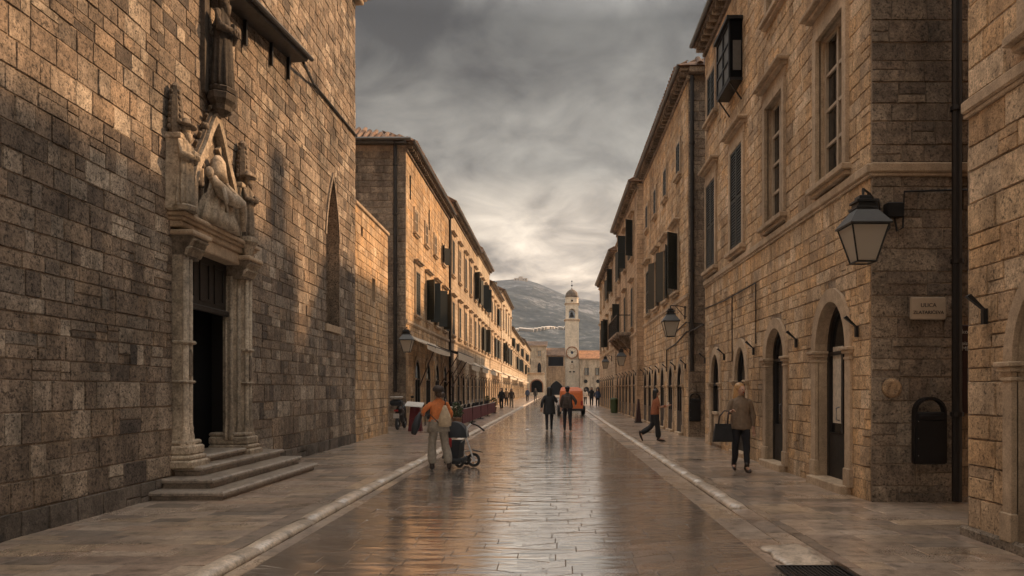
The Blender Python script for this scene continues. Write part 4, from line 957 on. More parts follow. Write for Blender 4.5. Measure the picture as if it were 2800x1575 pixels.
l2, ML2 = house('left_second_house', 'tall stone house, second along the left side, with close-set windows', -1, -6.3, 43.65, 59.5, 12.7, 'ashlar', 5, [(5.0, 7.0, 1.0), (8.7, 10.8, 1.0)], 6, styles=('shut', 'shut', 'open', 'glass'))
house('left_third_house', 'stone house, third along the left side, with dark shutters', -1, -6.3, 59.6, 71.0, 13.0, 'ashlar_light', 4, [(5.0, 7.0, 1.0), (8.7, 10.8, 1.0)], 5, styles=('shut', 'open'))
house('left_fourth_house', 'lower stone house, fourth along the left side', -1, -6.25, 71.2, 86.0, 12.0, 'ashlar', 4, [(5.0, 7.0, 1.0), (8.6, 10.4, 1.0)], 6)
house('white_gable_house', 'pale whitewashed house standing higher in the left row', -1, -6.2, 86.2, 106.0, 13.3, 'ashlar_light', 4, [(5.0, 7.2, 1.1), (9.0, 11.3, 1.1)], 6)
house('left_sixth_house', 'far cream house on the left, sixth along the row', -1, -6.3, 106.2, 128.0, 10.6, 'ashlar_light', 5, [(5.0, 7.0, 1.1), (8.0, 9.2, .9)], 7)
house('left_seventh_house', 'far cream house on the left, seventh along the row', -1, -6.4, 128.3, 152.0, 10.9, 'ashlar_light', 5, [(5.0, 7.0, 1.1), (8.0, 9.4, .9)], 7)
house('left_last_house', 'farthest cream house on the left before the square', -1, -6.5, 152.3, 196.0, 12.0, 'ashlar_light', 8, [(5.0, 7.0, 1.1), (8.2, 9.8, .9)], 10)

# ---------------------------------------------------------------- the end of the street
T0 = 219.0; FE = frame((0, T0, 0), (1, 0, 0), (0, -1, 0))
tw = thing('clock_tower', 'slender pale stone clock tower with a dome and bell at the end of the street', 'tower', (5.3, T0 + 2, 0))
tx0, tx1 = 3.25, 7.3; tc_ = (tx0 + tx1) / 2
m = MB(FE); m.bbox((tx0 - .15, -4.2, 0), (tx1 + .15, .15, 10.5), .05); m.bbox((tx0, -4.1, 10.5), (tx1, 0, 22.3), .05); m.build('shaft', 'tower_stone', tw)
m = MB(FE); m.bbox((tx0 - .3, -4.4, 22.3), (tx1 + .3, .3, 22.7), .08); m.build('lower_cornice', 'trim', tw)
bo = arch_pts(tc_, 1.0, 22.9, 24.6, 1.2)
for d in (0.0, -3.6):
    holed_sheet(FE @ Matrix.Translation((0, d, 0)), [(tx0 + .15, 22.7), (tx0 + .15, 27.2), (tx1 - .15, 27.2), (tx1 - .15, 22.7)], [bo], 'belfry_wall', 'tower_stone', tw); reveal(FE @ Matrix.Translation((0, d, 0)), bo, 0, -.5, 'belfry_reveal', 'tower_stone', tw)
m = MB(FE)
for (a, b_) in ((tx0 + .15, tx0 + .7), (tx1 - .7, tx1 - .15)): m.box((a, -3.6, 22.7), (b_, -.003, 27.2))
m.box((tx0 + .2, -4, 26.6), (tx1 - .2, -.01, 27.2)); m.build('belfry_pier', 'tower_stone', tw)
m = MB(FE); m.bbox((tx0 - .15, -4.2, 27.2), (tx1 + .15, .2, 27.5), .06); m.build('upper_cornice', 'trim', tw)
m = MB(FE); m.lathe([(2.0, 27.5), (2.0, 29.0), (2.15, 29.1), (2.15, 29.3)], (tc_, -2, 0), 8); m.build('drum', 'tower_stone', tw)
m = MB(FE); m.lathe([(.28, 28.0), (.28, 28.02)], (tc_, 0, 0), 8); m.M = FE; m.build('drum_ring', 'trim', tw)
m = MB(FE); m.box((tc_ - .3, -.2, 27.9), (tc_ + .3, .02, 28.5)); m.build('oculus', 'void', tw)
m = MB(FE); m.lathe([(2.05, 29.3), (1.98, 30.0), (1.75, 30.7), (1.3, 31.3), (.7, 31.7), (.2, 31.9), (.15, 32.3)], (tc_, -2, 0), 12); m.build('dome', 'dark_carved', tw, True)
m = MB(FE); m.tube([(tc_, -2, 32.2), (tc_, -2, 34.6)], .05, 6); m.ball((tc_, -2, 33.0), .28); m.ball((tc_, -2, 34.3), .2); m.build('finial', 'black_iron', tw)
m = MB(FE); m.tube([(tc_ + 1.7, -.3, 29.2), (tc_ + 1.7, -.3, 31)], .06, 6); m.build('mast', 'white_metal', tw)
m = MB(FE); m.lathe([(.75, 23.4), (.7, 23.55), (.5, 24.2), (.4, 24.7), (.1, 24.95)], (tc_ - .05, -1.9, 0), 12); m.tube([(tc_, -1.9, 24.9), (tc_, -1.9, 25.6)], .06); m.box((tc_ - 1.1, -2, 25.0), (tc_ + 1.1, -1.8, 25.15)); m.build('bell', 'black_iron', tw)
def disc(M, u, v, r0, r1, d0, d1, name, mat, par, n=28):
    m = MB(M); m.loft([[(u + r * math.cos(2 * math.pi * k / n), d, v + r * math.sin(2 * math.pi * k / n)) for k in range(n)] for r, d in ((r1, d0), (r1, d1), (r0, d1), (r0, d0))], cap=r0 > 0 and False); return m.build(name, mat, par)
def plate(M, u, v, r, d0, d1, name, mat, par, n=28):
    m = MB(M); m.loft([[(u + r * math.cos(2 * math.pi * k / n), d, v + r * math.sin(2 * math.pi * k / n)) for k in range(n)] for d in (d0, d1)]); return m.build(name, mat, par)
cz = 1.6 + (1065 - 887 * 1.08696) * T0 / 2000; plate(FE, tc_, cz, 1.75, 0, .16, 'clock_face', 'tower_stone', tw); disc(FE, tc_, cz, 1.55, 1.85, .16, .3, 'clock_rim', 'tile_orange', tw)
for k in range(12):
    a = k * math.pi / 6; m = MB(FE); m.box((tc_ + 1.3 * math.cos(a) - .06, .16, cz + 1.3 * math.sin(a) - .06), (tc_ + 1.3 * math.cos(a) + .06, .19, cz + 1.3 * math.sin(a) + .06)); m.build('hour_mark', 'void', tw)
plate(FE, tc_, cz, .45, .16, .2, 'clock_star', 'blue_cloth', tw, 8); m = MB(FE); m.tube([(tc_, .22, cz), (tc_ - .5, .22, cz + .7)], .06); m.tube([(tc_, .22, cz), (tc_ + .8, .22, cz + .3)], .05); m.build('clock_hands', 'black_iron', tw)
m = MB(FE); m.box((tc_ - .25, .15, cz - 3.1), (tc_ + .25, .18, cz - 2.5)); m.build('moon_ball', 'void', tw); disc(FE, tc_, cz - 4.2, .55, .72, .15, .24, 'small_dial', 'trim', tw)
for s in (-.55, .55):
    m = MB(FE); m.box((tc_ + s - .3, .14, cz - 5.95), (tc_ + s + .3, .18, cz - 5.55)); m.build('digit_window', 'void', tw)
# gate house with loggia left of the tower
FG = frame((0, T0 - 1, 0), (1, 0, 0), (0, -1, 0)); gh = thing('gate_house', 'stone gate house with a pointed arch and dark loggia left of the clock tower', 'building', (.3, T0, 0))
ga = arch_pts(.6, 1.9, -.05, 2.0, 2.2, .55); lo_ = rect(.45, 4.6, 8.6, 11.4)
wg = holed_sheet(FG, [(-2.6, -.1), (-2.6, 11.9), (3.2, 11.9), (3.2, -.1)], [ga, lo_], 'wall', 'ashlar_warm', gh)
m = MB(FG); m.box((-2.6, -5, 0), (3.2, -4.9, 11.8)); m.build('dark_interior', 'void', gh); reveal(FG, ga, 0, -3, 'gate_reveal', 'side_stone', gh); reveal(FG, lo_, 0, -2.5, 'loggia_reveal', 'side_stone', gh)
m = MB(FG); m.band(arch_pts(.6, 2.25, -.05, 2.0, 2.6, .55), ga, 0, .12); m.build('gate_arch', 'trim', gh)
m = MB(FG); m.bbox((-2.7, 0, 8.3), (3.25, .2, 8.55), .03); m.build('loggia_sill', 'trim', gh)
for u in (-2.05, 2.9):
    m = MB(FG); m.bbox((u - .22, -.3, 8.6), (u + .22, .08, 11.4), .04); m.build('loggia_pier', 'trim', gh)
m = MB(FG); m.add([(-2.9, .6, 11.7), (3.3, .6, 11.7), (3.3, -4, 14.2), (-2.9, -4, 14.2)], [(0, 1, 2, 3)]); m.box((-2.9, .4, 11.62), (3.3, .62, 11.76)); m.build('roof', 'tile_clay', gh)
# gothic palace beside it and the arcade in front
FP = frame((0, T0 - 6, 0), (1, 0, 0), (0, -1, 0)); pa = thing('gothic_palace', 'cream palace corner with pointed windows left of the gate house', 'building', (-5, T0 - 6, 0))
m = MB(FP); m.box((-12, -12, -.1), (-2.4, 0, 14.2)); m.build('wall', 'ashlar_light', pa)
for (z0, z1, w_, pt) in ((7.0, 9.8, 1.0, .6), (11.2, 12.9, 1.1, 0)):
    u = -4.4
    if pt: archway(pa, FP, u, w_ * 1.1, z0 - 1.2, z1 - 1.3, 1.0, fr=.25, pointed=.6, door='void')
    else: window(pa, FP, u, z0, z1, w_, 'glass', False)
m = MB(FP); m.bbox((-12, 0, 14.1), (-2.2, .3, 14.4), .04); m.build('cornice', 'trim', pa); m = MB(FP); m.add([(-12, .4, 14.4), (-2.0, .4, 14.4), (-2.0, -6, 16), (-12, -6, 16)], [(0, 1, 2, 3)]); m.build('roof', 'tile_clay', pa)
FA = frame((0, 176, 0), (1, 0, 0), (0, -1, 0)); ar = thing('arcaded_porch', 'low warm stone porch with one wide round arch at the end of the left row', 'building', (-4.8, 177, 0))
aa = arch_pts(-4.25, 1.35, .9, 2.6, 1.25); wa_ = holed_sheet(FA, [(-7.5, -.1), (-7.5, 5.4), (-2.5, 5.4), (-2.5, -.1)], [aa], 'wall', 'tower_stone', ar); reveal(FA, aa, 0, -.7, 'arch_reveal', 'trim', ar)
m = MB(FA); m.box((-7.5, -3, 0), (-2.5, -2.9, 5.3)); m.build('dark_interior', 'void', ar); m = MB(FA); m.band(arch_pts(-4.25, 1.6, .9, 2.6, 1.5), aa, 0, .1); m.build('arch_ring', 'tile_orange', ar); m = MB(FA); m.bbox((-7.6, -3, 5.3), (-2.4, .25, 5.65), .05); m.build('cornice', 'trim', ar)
m = MB(FA); m.box((-2.52, -3, -.1), (-2.5, 0, 5.3)); m.build('side_wall', 'tower_stone', ar)
# palace to the right of the tower with an orange roof
FQ = frame((0, T0 - 4, 0), (1, 0, 0), (0, -1, 0)); pq = thing('orange_roofed_palace', 'cream palace with a bright orange tiled roof right of the clock tower', 'building', (12, T0 - 4, 0))
m = MB(FQ); m.box((7.5, -12, -.1), (26, 0, 10.7)); m.build('wall', 'ashlar_light', pq); m = MB(FQ); m.loft([[(7.2, .5, 10.7), (7.2, -6, 13.4), (7.2, -12.5, 10.7)], [(26.5, .5, 10.7), (26.5, -6, 13.4), (26.5, -12.5, 10.7)]]); m.build('roof', 'tile_orange', pq); m = MB(FQ); m.bbox((7.3, 0, 10.45), (26, .35, 10.7), .04); m.build('cornice', 'trim', pq)
for u in (9.3, 12.5, 15.5): window(pq, FQ, u, 5.8, 8.0, .8, 'open', False)
for u in (9.2, 12.8): plate(FQ, u, 4.0, .55, 0, .03, 'oculus', 'void', pq, 14); archway(pq, FQ, u + .2, 1.6, .0, 1.6, .8, door='void')
# ---------------------------------------------------------------- carved figures on the portal
def robe(m, u, d, z0, h, r0, r1, folds=11, lean=0.0, n=36, tw=0.0):
    rings = []
    for k in range(9):
        t = k / 8; r = r0 + (r1 - r0) * t ** .8; amp = .2 * (1 - t) + .03
        rings.append([(u + lean * t + r * (1 + amp * math.cos(folds * a + tw * t)) * math.cos(a), d + r * .8 * (1 + amp * math.cos(folds * a + tw * t)) * math.sin(a), z0 + h * t) for a in [2 * math.pi * q / n for q in range(n)]])
    m.loft(rings)
def figure(label, u, d, z0, h, mat, hat=True, dark=False, arm=1):
    p = PM @ Vector((u, d, z0)); t = thing('statue', label, 'statue', p)
    k = h / 1.4; m = MB(PM); robe(m, u, d, z0, .86 * k, .21 * k, .17 * k); robe(m, u, d, z0 + .84 * k, .3 * k, .19 * k, .1 * k, 7); m.build('robe', mat, t, True)
    m = MB(PM); m.lathe([(.05 * k, 0), (.055 * k, .06 * k), (.085 * k, .1 * k), (.095 * k, .18 * k), (.08 * k, .25 * k), (.03 * k, .29 * k)], (u, d + .02, z0 + 1.1 * k), 12); m.ball((u, d + .1 * k, z0 + 1.27 * k), .02 * k, 6, 5); m.build('head', mat, t, True)
    m = MB(PM); m.lathe([(.08 * k, 0), (.07 * k, -.08 * k), (.03 * k, -.17 * k)], (u, d + .07 * k, z0 + 1.22 * k), 8); m.build('beard', mat, t, True)
    for s in (-1, 1):
        m = MB(PM); m.tube([(u + s * .16 * k, d, z0 + 1.06 * k), (u + s * .23 * k, d + .06 * k, z0 + .82 * k), (u + s * .06 * k, d + .24 * k, z0 + .82 * k + (.06 * k if s == arm else 0))], [.06 * k, .075 * k, .045 * k], 8); m.ball((u + s * .04 * k, d + .26 * k, z0 + .84 * k), .04 * k, 6, 5); m.build('arm', mat, t, True)
    m = MB(PM); m.bbox((u - .1 * k, d + .2 * k, z0 + .78 * k), (u + .1 * k, d + .27 * k, z0 + .92 * k), .02); m.build('held_object', mat, t)
    if hat:
        m = MB(PM); m.lathe([(.2 * k, 0), (.21 * k, .025 * k), (.1 * k, .05 * k), (.09 * k, .12 * k), (.03 * k, .15 * k)], (u, d + .02, z0 + 1.33 * k), 14); m.build('hat', 'dark_carved', t, True)
    m = MB(PM); m.lathe([(.23 * k, -.06), (.25 * k, 0), (.22 * k, .03)], (u, d, z0), 8); m.build('base', mat, t)
    return t
figure('pale stone statue of a bearded robed man in a wide hat, portal near side', 11.5, .3, 4.5, 1.32, 'carved')
figure('weathered stone statue of a robed figure on the far side of the portal', 13.8, .34, 4.5, 1.2, 'dark_carved', True)
m = MB(PM); m.lathe([(.05, 4.05), (.16, 4.35), (.24, 4.42), (.24, 4.5)], (13.8, .34, 0), 8); m.build('statue_corbel', 'carved', portal)
figure('tall near-black stone statue standing on a corbel above the portal gable', 12.82, .3, 6.86, 1.72, 'black_carved', False)
p = PM @ Vector((12.75, .25, 4.43)); pg = thing('seated_sculpture_group', 'pale carved group of a seated robed figure holding a reclining body over the door', 'sculpture', p)
m = MB(PM); m.loft([[(12.75 + r * (1 + .13 * math.cos(11 * a + z * 4)) * math.cos(a), .22 + r * .45 * (1 + .2 * math.cos(11 * a + z * 4)) * math.sin(a), z) for a in [2 * math.pi * q / 66 for q in range(66)]] for r, z in ((.62, 4.44), (.6, 4.6), (.5, 4.8), (.42, 4.92), (.3, 5.0), (.22, 5.2), (.2, 5.32), (.1, 5.4))]); m.build('robe', 'carved', pg, True)
m = MB(PM); m.lathe([(.05, 0), (.09, .06), (.11, .15), (.1, .24), (.04, .3)], (12.72, .28, 5.36), 12); m.ball((12.72, .38, 5.5), .022, 6, 5); m.build('head', 'carved', pg, True)
m = MB(PM); m.loft([[(12.72 + r * math.cos(a), .25 + r * math.sin(a), z) for a in [2 * math.pi * q / 14 for q in range(14)]] for r, z in ((.2, 5.28), (.17, 5.45), (.15, 5.6), (.06, 5.7))]); m.build('veil', 'carved', pg, True)
m = MB(PM); m.tube([(12.2, .42, 5.16), (12.32, .44, 5.12), (12.5, .46, 5.04), (12.75, .5, 4.97), (13.0, .52, 4.98), (13.22, .52, 5.0), (13.35, .48, 4.8), (13.42, .44, 4.55)], [.05, .09, .13, .12, .12, .09, .075, .05], 12); m.ball((12.12, .42, 5.24), (.085, .085, .1)); m.tube([(12.42, .55, 5.05), (12.4, .62, 4.85), (12.42, .6, 4.65)], [.05, .045, .03]); m.build('reclining_body', 'carved', pg, True)
m = MB(PM); m.tube([(12.55, .28, 5.26), (12.42, .42, 5.12), (12.3, .5, 5.06)], [.07, .065, .04]); m.tube([(12.92, .28, 5.26), (13.1, .42, 5.12), (13.12, .56, 5.04)], [.07, .065, .04]); m.build('arm', 'carved', pg, True)
for (u, z) in ((12.3, 5.05), (13.2, 5.0), (12.45, 5.75), (13.1, 5.7)):
    m = MB(PM); robe(m, u, .1, z, .3, .1, .06, 6, n=18); m.ball((u, .15, z + .37), .065, 8, 6); m.build('angel_relief', 'dark_carved', pg, True)

# ---------------------------------------------------------------- street lanterns
def lantern(label, x, y, zb, wall_pt, k=1.0, simple=False):
    t = thing('street_lantern', label, 'lantern', (x, y, zb), 'wall lanterns along the street')
    def sq(h, z): return [(x - h * k, y - h * k, zb + z * k), (x + h * k, y - h * k, zb + z * k), (x + h * k, y + h * k, zb + z * k), (x - h * k, y + h * k, zb + z * k)]
    b0, b1 = .13, .255
    for i in range(4):
        a, c = sq(b0 - .004, .02), sq(b1 - .004, .49); j = (i + 1) % 4; m = MB(); m.add([a[i], a[j], c[j], c[i]], [(0, 1, 2, 3)])
        o = m.build('pane', 'lamp_glass', t); so = o.modifiers.new('s', 'SOLIDIFY'); so.thickness = .004
    m = MB(); a, c = sq(b0, .0), sq(b1, .5)
    for i in range(4): m.tube([a[i], c[i]], .013 * k, 6); m.tube([a[i], a[(i + 1) % 4]], .013 * k, 6); m.tube([c[i], c[(i + 1) % 4]], .016 * k, 6)
    m.build('frame', 'lamp_iron', t)
    m = MB(); m.loft([sq(.29, .5), sq(.29, .52), sq(.14, .73), sq(.13, .74)]); m.build('roof', 'lamp_roof', t)
    m = MB(); m.loft([sq(.15, .74), sq(.15, .77), sq(.115, .78), sq(.115, .83), sq(.14, .835), sq(.14, .865), sq(.09, .88), sq(.085, .93), sq(.03, .95)]); m.build('chimney_cap', 'lamp_iron', t)
    top = Vector((x, y, zb + .93 * k)); wp = Vector(wall_pt)
    m = MB(); hi = Vector((x, y, zb + 1.04 * k)); m.tube([top, hi], .018, 6); m.tube([hi, hi.lerp(wp, .5) + Vector((0, 0, .03)), wp], .016, 6); lo = wp + Vector((0, 0, -.35)); m.tube([hi.lerp(wp, .35), lo], .012, 6); m.build('bracket', 'lamp_iron', t)
    m = MB(); m.box((wp.x - .03, wp.y - .03, lo.z - .05), (wp.x + .03, wp.y + .03, wp.z + .05)); m.build('wall_plate', 'lamp_iron', t)
    m = MB(); m.lathe([(.03, .1), (.045, .16), (.03, .25), (.01, .28)], (x, y, zb), 10); m.build('bulb', 'pebble_white', t, True)
    return t
lantern('large four-sided iron lantern hung at the corner above the street name plate', 4.06, 9.62, 3.27, (4.47, 10.17, 4.2), .93)
lantern('iron lantern on a long arm at the corner of the shuttered house', 3.9, 24.6, 3.38, (4.4, 24.6, 4.36), 1.0)
lantern('iron lantern hung below the iron balcony', 3.85, 42.2, 3.0, (4.36, 42.2, 3.95))
lantern('iron lantern at the corner of the house with the dark hip roof', -6.12, 30.35, 3.15, (-6.4, 30.95, 4.05))
lantern('distant iron lantern on the last house of the right row', 3.9, 56.0, 3.2, (4.38, 56.0, 4.15))

# ---------------------------------------------------------------- bins, signs
def wall_bin(label, x0, x1, y, z0, z1):
    t = thing('wall_bin', label, 'bin', ((x0 + x1) / 2, y, z0), 'black bins on alley walls')
    uc = (x0 + x1) / 2; hw = (x1 - x0) / 2; zs = z1 - hw * .95
    m = MB(); m.bbox((x0, y - .1, z0), (x1, y, zs - .0), .02); m.build('body', 'bin_metal', t)
    m = MB(); m.box((x0 + .02, y - .112, z0 + .04), (x1 - .02, y - .102, zs - .12)); m.build('front_panel', 'bin_metal', t)
    o = arch_pts(uc, hw, zs - .02, zs, hw * .95, n=12); i = arch_pts(uc, hw - .035, zs - .02, zs, hw * .95 - .035, n=12)
    m = MB(); m.band(o, i, y - .1, y - .002); m.build('arched_handle', 'bin_metal', t)
    for k in range(3):
        m = MB(); z = z0 + .12 + k * (zs - z0 - .25) / 2; m.ball((x0 + .04, y - .116, z), .008, 6, 5); m.build('rivet', 'grey_metal', t)
    m = MB(); m.bbox((x0 + .05, y - .118, zs - .11), (x1 - .05, y - .104, zs - .04), .005); m.build('slot_lip', 'black_iron', t)
    return t
wall_bin('black arched litter bin fixed beneath the stone street sign', 4.96, 5.40, 10.16, .57, 1.50)
wall_bin('black arched litter bin on the far alley wall', 4.43, 4.80, 24.1, .55, 1.48)
def text(body, size, M, mat, name, parent, align='CENTER', ext=.003):
    c = bpy.data.curves.new(name, 'FONT'); c.body = body; c.size = size; c.extrude = ext; c.align_x = align; c.align_y = 'CENTER'
    o = bpy.data.objects.new(name, c); col.objects.link(o); dgp = bpy.context.evaluated_depsgraph_get(); me = bpy.data.meshes.new_from_object(o.evaluated_get(dgp)); bpy.data.objects.remove(o)
    me.transform(M); me.materials.clear(); me.materials.append(MAT[mat]); return link(bpy.data.objects.new(name, me), parent)
sg = thing('street_sign', 'pale stone street name plate with two lines of dark capitals', 'sign', (5.17, 10.15, 2.57))
m = MB(); m.bbox((4.94, 10.125, 2.57), (5.415, 10.17, 2.88), .012); m.build('plate', 'sign_stone', sg)
TF = lambda x, y, z: Matrix.Translation((x, y, z)) @ Matrix.Rotation(R(90), 4, 'X')
text('ULICA', .078, TF(5.178, 10.123, 2.765), 'letter', 'lettering', sg); text('ZLATARIĆEVA', .066, TF(5.178, 10.123, 2.665), 'letter', 'lettering', sg)
mn = thing('menu_sign', 'dark red restaurant menu board with pale lettering in the alley doorway', 'sign', (5.9, 10.2, 1.3))
m = MB(); m.bbox((5.63, 10.16, 1.27), (6.2, 10.2, 2.5), .01); m.build('board', 'menu_board', mn)
text('konoba', .085, TF(5.655, 10.155, 2.40), 'letter_pale', 'lettering', mn, 'LEFT'); text('pizzeria', .075, TF(5.655, 10.155, 2.24), 'letter_pale', 'lettering', mn, 'LEFT'); text('MENU', .085, TF(5.655, 10.155, 2.165), 'letter_pale', 'lettering', mn, 'LEFT')
ab = thing('pavement_sign', 'tall dark folding board standing against the shop arches', 'sign', (3.98, 34.8, PZ))
m = MB(); m.loft([[(3.86, 34.6, .05), (4.12, 34.6, .05), (4.12, 35.1, .05), (3.86, 35.1, .05)], [(3.97, 34.65, 1.15), (4.03, 34.65, 1.15), (4.03, 35.05, 1.15), (3.97, 35.05, 1.15)]]); m.build('board', 'menu_board', ab); m = MB(); m.box((3.82, 34.58, .03), (4.16, 35.12, .08)); m.build('base', 'dark_wood', ab)
gb = thing('pavement_bin', 'dark green litter bin on the pavement by the balcony house', 'bin', (4.0, 49, PZ))
m = MB(); m.lathe([(.2, .03), (.24, .1), (.26, .85), (.28, .88), (.28, .95), (.2, 1.02), (.1, 1.05)], (4.0, 49, 0), 14); m.build('body', 'leaf', gb)

# ---------------------------------------------------------------- awnings and cafe on the left
def awning(label, y0, y1, zt, zf, d, drop, X, mat='cream_cloth', struts=0, board=None):
    M = frame((X, 0, 0), (0, 1, 0), (1, 0, 0)); t = thing('shop_awning', label, 'awning', (X + .1, (y0 + y1) / 2, zf), 'awnings over the shops on the left')
    n = 6; m = MB(M); rings = []
    for k in range(n + 1):
        u = y0 + (y1 - y0) * k / n; sg_ = .05 * math.sin(math.pi * k / n); rings.append([(u, .05, zt), (u, d * .5, (zt + zf) / 2 - .05 - sg_), (u, d, zf - sg_), (u, d + .01, zf - drop - sg_), (u, d - .01, zf - drop - sg_), (u, d - .02, zf - .03 - sg_), (u, d * .5, (zt + zf) / 2 - .08 - sg_), (u, .05, zt - .03)])
    m.loft(rings); m.build('canvas', mat, t)
    m = MB(M); m.tube([(y0, d, zf), (y1, d, zf)], .025, 6); m.build('front_rail', 'dark_wood', t)
    for k in range(struts):
        u = y0 + (y1 - y0) * (k + .3) / max(struts, 1); m = MB(M); m.tube([(u, d, zf - .03), (u + .2, .06, zf - 1.9)], .03, 6); m.build('strut', 'brown_wood', t)
    if board:
        m = MB(M); m.bbox((y0, d + .02, zf - .42), (y1, d + .06, zf - .05), .01); m.build('fascia_board', board, t)
    return t
awning('rolled cream awning over the shop arches of the house with the hip roof', 31.4, 38.2, 3.95, 3.55, .85, .22, XL1, struts=1)
awning('dark awning with a pale fascia board and brown wooden struts', 38.6, 45.6, 3.95, 3.6, 1.2, .1, XL1, 'dark_cloth', 3, 'cream_cloth')
for (y0, y1, lb) in ((47, 52, 'small cream awning on the second house of the left row'), (54, 58.5, 'small cream awning at the far end of the second left house'), (61, 68, 'cream awning on the third house of the left row'), (73, 83, 'long cream awning on the fourth house of the left row'), (88, 103, 'long pale awning on the whitewashed house'), (108, 126, 'pale awning on the sixth house of the left row'), (131, 150, 'farthest pale awning in the left row')):
    awning(lb, y0, y1, 3.7, 3.2, 1.0, .3, XL1)
for k, (y0, y1) in enumerate(((31.2, 35.0), (35.2, 39.0), (39.2, 43.0), (43.2, 48.6))):
    t = thing('cafe_barrier', ('nearest', 'second', 'third', 'farthest')[k] + ' dark red cloth barrier screening the cafe tables', 'barrier', (-3.95, (y0 + y1) / 2, PZ), 'red barriers round the cafe')
    m = MB(); n = 14; m.loft([[(-3.95 + .02 * math.sin(i * 1.9), y0 + (y1 - y0) * i / n, .12), (-3.93 + .015 * math.sin(i * 1.9), y0 + (y1 - y0) * i / n, .12), (-3.93, y0 + (y1 - y0) * i / n, .74), (-3.95, y0 + (y1 - y0) * i / n, .74)] for i in range(n + 1)]); m.build('cloth_panel', 'red_cloth', t)
    m = MB(); m.tube([(-3.94, y0, .76), (-3.94, y1, .76)], .02, 6); m.build('top_rail', 'grey_metal', t)
    for y in (y0 + .05, y1 - .05):
        m = MB(); m.tube([(-3.94, y, PZ), (-3.94, y, .78)], .02, 6); m.box((-4.1, y - .1, PZ), (-3.78, y + .1, PZ + .03)); m.build('post', 'black_iron', t)
def chair(x, y, rz):
    t = thing('cafe_chair', 'dark cafe chair at the tables behind the red barriers', 'chair', (0, 0, 0), 'dark cafe chairs')
    m = MB(); m.bbox((-.21, -.2, .43), (.21, .22, .47), .015); m.build('seat', 'dark_cloth', t)
    m = MB(); m.loft([[(-.2 + .4 * i / 4, -.2 - .05 * math.sin(math.pi * i / 4), .62), (-.2 + .4 * i / 4, -.18 - .05 * math.sin(math.pi * i / 4), .62), (-.2 + .4 * i / 4, -.22 - .05 * math.sin(math.pi * i / 4), .88), (-.2 + .4 * i / 4, -.24 - .05 * math.sin(math.pi * i / 4), .88)] for i in range(5)]); m.build('backrest', 'dark_cloth', t)
    for sx in (-1, 1):
        for sy in (-1, 1):
            m = MB(); m.tube([(sx * .2, sy * .19, 0), (sx * .18, sy * .18, .44 if sy > 0 else .88)], .014, 6); m.build('leg', 'black_iron', t)
    t.location = (x, y, PZ); t.rotation_euler = (0, 0, rz); return t
def table(x, y):
    t = thing('cafe_table', 'small round pale-topped cafe table behind the red barriers', 'table', (0, 0, 0), 'cafe tables')
    m = MB(); m.lathe([(.34, .7), (.36, .71), (.36, .73), (.34, .74)], (0, 0, 0), 16); m.build('tabletop', 'cream_cloth', t); m = MB(); m.lathe([(.22, 0), (.2, .03), (.04, .06), (.03, .7)], (0, 0, 0), 10); m.build('pedestal', 'black_iron', t); t.location = (x, y, PZ); return t
ORD = ('nearest', 'second', 'third', 'fourth', 'fifth', 'sixth', 'seventh', 'farthest')
ch0 = tb0 = None
for k in range(8):
    y = 32.0 + 2 * k; lb = ORD[k] + ' small round pale-topped cafe table behind the red barriers'
    if k == 0: tb0 = table(-4.9, y); tb0['label'] = lb
    else: copy_tree(tb0, (-4.9, y, PZ), 0, lb)
    for dx, rz, sd_ in ((-.55, -1.5, 'shop side'), (.5, 1.6, 'barrier side')):
        lb = 'dark cafe chair on the ' + sd_ + ' of the ' + ORD[k] + ' cafe table'; p = (-4.9 + dx, y + random.uniform(-.2, .2), PZ); a = rz + random.uniform(-.4, .4)
        if ch0 is None: ch0 = chair(p[0], p[1], a); ch0['label'] = lb
        else: copy_tree(ch0, p, a, lb)
ms = thing('menu_stand', 'dark red menu stand with a pale tilted top by the alley', 'menu stand', (-5.25, 27.6, PZ))
m = MB(); m.loft([[(-5.5, 27.45, PZ), (-5.0, 27.45, PZ), (-5.0, 27.8, PZ), (-5.5, 27.8, PZ)], [(-5.42, 27.5, .95), (-5.08, 27.5, .95), (-5.08, 27.75, .95), (-5.42, 27.75, .95)]]); m.build('body', 'red_cloth', ms); m = MB(); m.loft([[(-5.6, 27.35, .98), (-4.95, 27.35, .93), (-4.95, 27.38, .97), (-5.6, 27.38, 1.02)], [(-5.6, 27.85, 1.12), (-4.95, 27.85, 1.07), (-4.95, 27.88, 1.1), (-5.6, 27.88, 1.15)]]); m.build('tilted_top', 'pebble_white', ms)

def planter(label, x, y):
    t = thing('potted_shrub', label, 'potted plant', (x, y, PZ), 'potted shrubs by the cafe')
    m = MB(); m.lathe([(.14, PZ), (.17, PZ + .05), (.2, .36), (.22, .38), (.22, .42), (.18, .42)], (x, y, 0), 12); m.build('pot', 'tile_clay', t)
    m = MB(); V_ = []
    for i in range(260):
        a, b = random.random() * 6.3, random.uniform(-.9, 1.4); r = random.uniform(.12, .3); p = Vector((x + r * math.cos(a) * math.cos(b), y + r * math.sin(a) * math.cos(b), .72 + .3 * math.sin(b) + random.uniform(-.05, .05)))
        d = Vector((random.uniform(-1, 1), random.uniform(-1, 1), random.uniform(-.3, 1))).normalized() * .07; e = d.cross(Vector((random.random(), random.random(), random.random()))).normalized() * .022
        m.add([p - d, p + e, p + d, p - e], [(0, 1, 2, 3)])
    m.build('foliage', 'leaf', t); m = MB(); m.tube([(x, y, .4), (x, y, .8)], .02, 6); m.build('stem', 'brown_wood', t)
